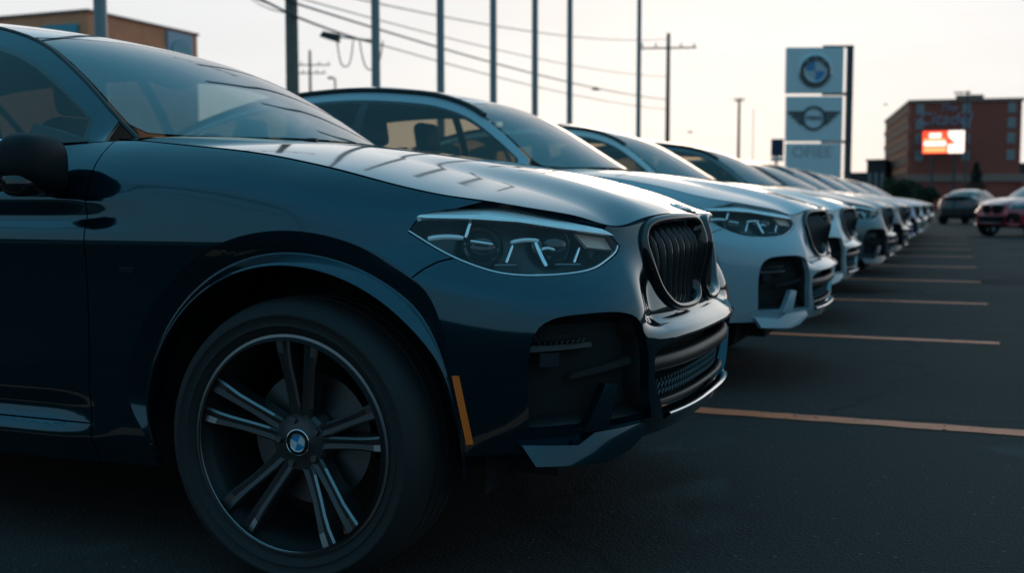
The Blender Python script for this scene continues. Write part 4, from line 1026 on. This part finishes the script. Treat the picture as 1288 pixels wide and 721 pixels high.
# illuminated display before the hotel
for n_,c_,s_ in (('led_red',(1,.06,.02),1.0),('led_orange',(1,.28,.10),1.25),('led_white',(1,.80,.70),1.0)): M[n_]=mat(n_,(.02,.02,.02),.4,emit=c_,estr=s_)
F2=160.0;x,y=at(1182.5,F2);ds=empty('led_display',(x,y,0));k2=F2/FPX
def dpt(px,py): return ((px-1182.5)*k2,zat(py,F2))
def drect(name,x0,x1,y0,y1,mt,d0,d1):
    a=dpt(x0,y1);c=dpt(x1,y0);b=MB();b.box(a[0],c[0],d0,d1,a[1],c[1]);return b.build(name,[mt],ds)
drect('cabinet',1157,1208,164,194,'panel_dark',0,.5)
drect('screen_field',1158.5,1188,165.5,193,'led_red',-.04,-.003);drect('screen_field',1188.2,1207,165.5,193,'led_white',-.04,-.003)
for a,b_,c_,d_,m_ in ((1166,1180,168,174,'led_white'),(1160,1186,178,184,'led_white'),(1160,1186,186,191.5,'led_orange'),(1160,1186,175,177.2,'led_orange')): drect('screen_line',a,b_,c_,d_,m_,-.08,-.042)
b=MB();v=[dpt(1181,165.6),dpt(1198,182),dpt(1187,182)];v=[(a,-.09,z) for a,z in v]+[(a,-.043,z) for a,z in v];b.add(v,[(0,1,2),(5,4,3),(0,3,4,1),(1,4,5,2),(2,5,3,0)]);b.build('arrow_mark',['led_red'],ds)
for px in (1170,1196):
    a=dpt(px,194)[0];b=MB();b.tube([(a,.3,0),(a,.3,zat(194,F2))],.18,8);b.build('display_post',['panel_dark'],ds)
tag(ds,'bright red and white illuminated display in front of the brick hotel','display')
# street lamp before the hotel
x,y=at(1211.5,120);o=empty('street_lamp',(x,y,0),YAW);b=MB();b.tube([(0,0,0),(0,0,zat(119,120))],[.13,.07],8);b.build('lamp_post',['panel_dark'],o,True)
b=MB();b.tube([(0,0,zat(118,120)),(-1.1,0,zat(117.5,120))],.05,6);b.box(-1.5,-.5,-.15,.15,zat(119,120),zat(117.5,120));b.box(-.22,.22,-.15,.15,zat(119.5,120),zat(116.5,120));b.build('lamp_head',['panel_dark'],o)
tag(o,'dark street lamp standing in front of the brick hotel','street lamp')
# low buildings and trees along the far side
M['dark_wall']=mat('dark_wall',(.06,.05,.05),.9,noise=.2)
def block(px0,px1,py,F,D,mt,label,name='low_building',win=0):
    x0,y0=at(px0,F);x1,_=at(px1,F);h=zat(py,F);o=empty(name,((x0+x1)/2,y0,0));w_=(x1-x0)/2
    b=MB();b.box(-w_,w_,0,D,0,h);b.build('wall',[mt],o);b=MB();b.box(-w_-.2,w_+.2,-.2,D+.2,h,h+.3);b.build('roof',['panel_dark'],o)
    for i in range(win):
        cx=-w_+(i+.5)*2*w_/win;b=MB();b.box(cx-w_/win*.5,cx+w_/win*.5,-.08,-.003,h*.45,h*.75);f_=b.build('window',['hframe'],o);b=MB();b.box(cx-w_/win*.4,cx+w_/win*.4,-.11,-.081,h*.5,h*.7);b.build('pane',['hglass'],o if False else f_)
    tag(o,label,'building');return o
block(1088,1112,203,190,12,'dark_wall','low dark building to the left of the brick hotel',win=3)
block(1060,1090,219,240,15,'dark_wall','farthest low building beside the pylon sign foot',win=3)
block(1279,1360,207,230,20,'dark_wall','low dark building at the right edge beyond the hotel',win=4)
M['needle']=mat('conifer_needles',(.012,.022,.014),.9)
M['leaf']=mat('tree_leaves',(.03,.045,.02),.85)
M['bark']=mat('bark',(.05,.04,.03),.9)
def conifer(px,F,py,wpx,label):
    x,y=at(px,F);h=zat(py,F);o=empty('conifer_tree',(x,y,0));b=MB();b.tube([(0,0,0),(0,0,h*.98)],[.16,.02],7);b.build('trunk',['bark'],o)
    R=wpx/2*F/FPX;vv=[];ff=[];rg=random.Random(3+px)
    for i in range(2200):
        t=rg.random()**.75;z=.4+(h-.4)*t;rr=R*(1-t**1.6)*(.35+.75*rg.random())*(.85+.3*math.sin(t*26));a=rg.random()*6.283
        c=Vector((rr*math.cos(a),rr*math.sin(a),z-rr*.25));d=Vector((math.cos(a),math.sin(a),-.35+rg.uniform(-.3,.3)));L=.18+.22*rg.random();sd_=Vector((-math.sin(a),math.cos(a),rg.uniform(-.4,.4)))*.07
        k=len(vv);vv+=[c-sd_,c+sd_,c+d*L];ff.append((k,k+1,k+2))
    me=mesh_py('crown',vv,ff,'needle');link('crown',me,o);tag(o,label,'tree')
conifer(1225,110,204,34,'dark conifer standing in front of the brick hotel')
def broad(px,F,py,wpx,label,seed):
    x,y=at(px,F);h=zat(py,F);o=empty('broadleaf_tree',(x,y,0));b=MB();b.tube([(0,0,0),(.1,0,h*.4),(0,.1,h*.75)],[.2,.14,.05],7)
    rg=random.Random(seed)
    for i in range(5):
        a=i*1.26;b.tube([(0,0,h*(.3+.06*i)),(math.cos(a)*wpx*.3*F/FPX,math.sin(a)*wpx*.3*F/FPX,h*(.6+.05*i))],[.07,.02],5)
    b.build('trunk',['bark'],o);R=wpx/2*F/FPX;vv=[];ff=[]
    cl=[(rg.uniform(-.7,.7)*R,rg.uniform(-.7,.7)*R,h*rg.uniform(.35,.88),R*rg.uniform(.3,.5)) for _ in range(16)]
    for i in range(3200):
        cx,cy,cz,cr=cl[i%16];v=Vector((rg.gauss(0,1),rg.gauss(0,1),rg.gauss(0,.8))).normalized()*cr*rg.random()**.4;c=Vector((cx,cy,cz))+v
        a=Vector((rg.gauss(0,1),rg.gauss(0,1),rg.gauss(0,1))).normalized()*.14;d=Vector((rg.gauss(0,1),rg.gauss(0,1),rg.gauss(0,1))).normalized()*.14
        k=len(vv);vv+=[c-a,c+d,c+a,c-d];ff.append((k,k+1,k+2,k+3))
    me=mesh_py('crown',vv,ff,'leaf');link('crown',me,o);tag(o,label,'tree')
broad(1128,130,226,44,'small dark leafy tree at the left corner of the brick hotel',5)
broad(1165,140,230,34,'low dark leafy tree below the illuminated display',9)
# ------------------------------------------------------------------ brick building at the far left
M['brick_o']=mat('orange_brick',(.95,.31,.16),.9,noise=.15,nscale=1.0)
M['sign_blue']=mat('shop_sign_blue',(.03,.30,.38),.4,coat=.3);M['sign_slate']=mat('shop_sign_slate',(.24,.36,.48),.4,coat=.3)
lb=empty('shop_building',(-43.6,47,0));h=zat(19,60)
b=MB();b.box(-18,0,0,9.2,0,h);b.build('wall',['brick_o'],lb)
b=MB();b.box(-18.1,.1,-.1,9.3,h,h+.14);b.build('parapet',['stone'],lb)
for i in range(3):
    b=MB();b.box(-.003,.10,1.0,6.2,h-1.6-i*1.2,h-1.0-i*1.2);b.build('cornice_band',['stone' if i%2 else 'brick_o'],lb)
def shop_sign(a,kind):
    o=MB()
    if kind=='s': o.box(-3.2,-.6,-.16,-.003,h-2.7,h-.6)
    else: o.box(.003,.16,6.3,8.6,h-2.3,h-.1)
    sgo=o.build('shop_sign',[a],lb)
    m_=MB();m_.lathe([(.001,-.03),(.85,-.03),(.85,.03),(.001,.03)],28,axis='z' if False else 'y')
    if kind=='s': m_.v=[(v[0]-1.9,v[1]-.20,v[2]*.85+h-1.65) for v in m_.v]
    else: m_.v=[(v[1]+.20,v[0]+7.45,v[2]*.85+h-1.2) for v in m_.v]
    m_.build('sign_disc',['sign_blue' if a!='sign_blue' else 'sign_slate'],sgo)
shop_sign('sign_blue','s');shop_sign('sign_slate','e')
tag(lb,'orange brick building with blue signs behind the dark blue SUV roof','building')
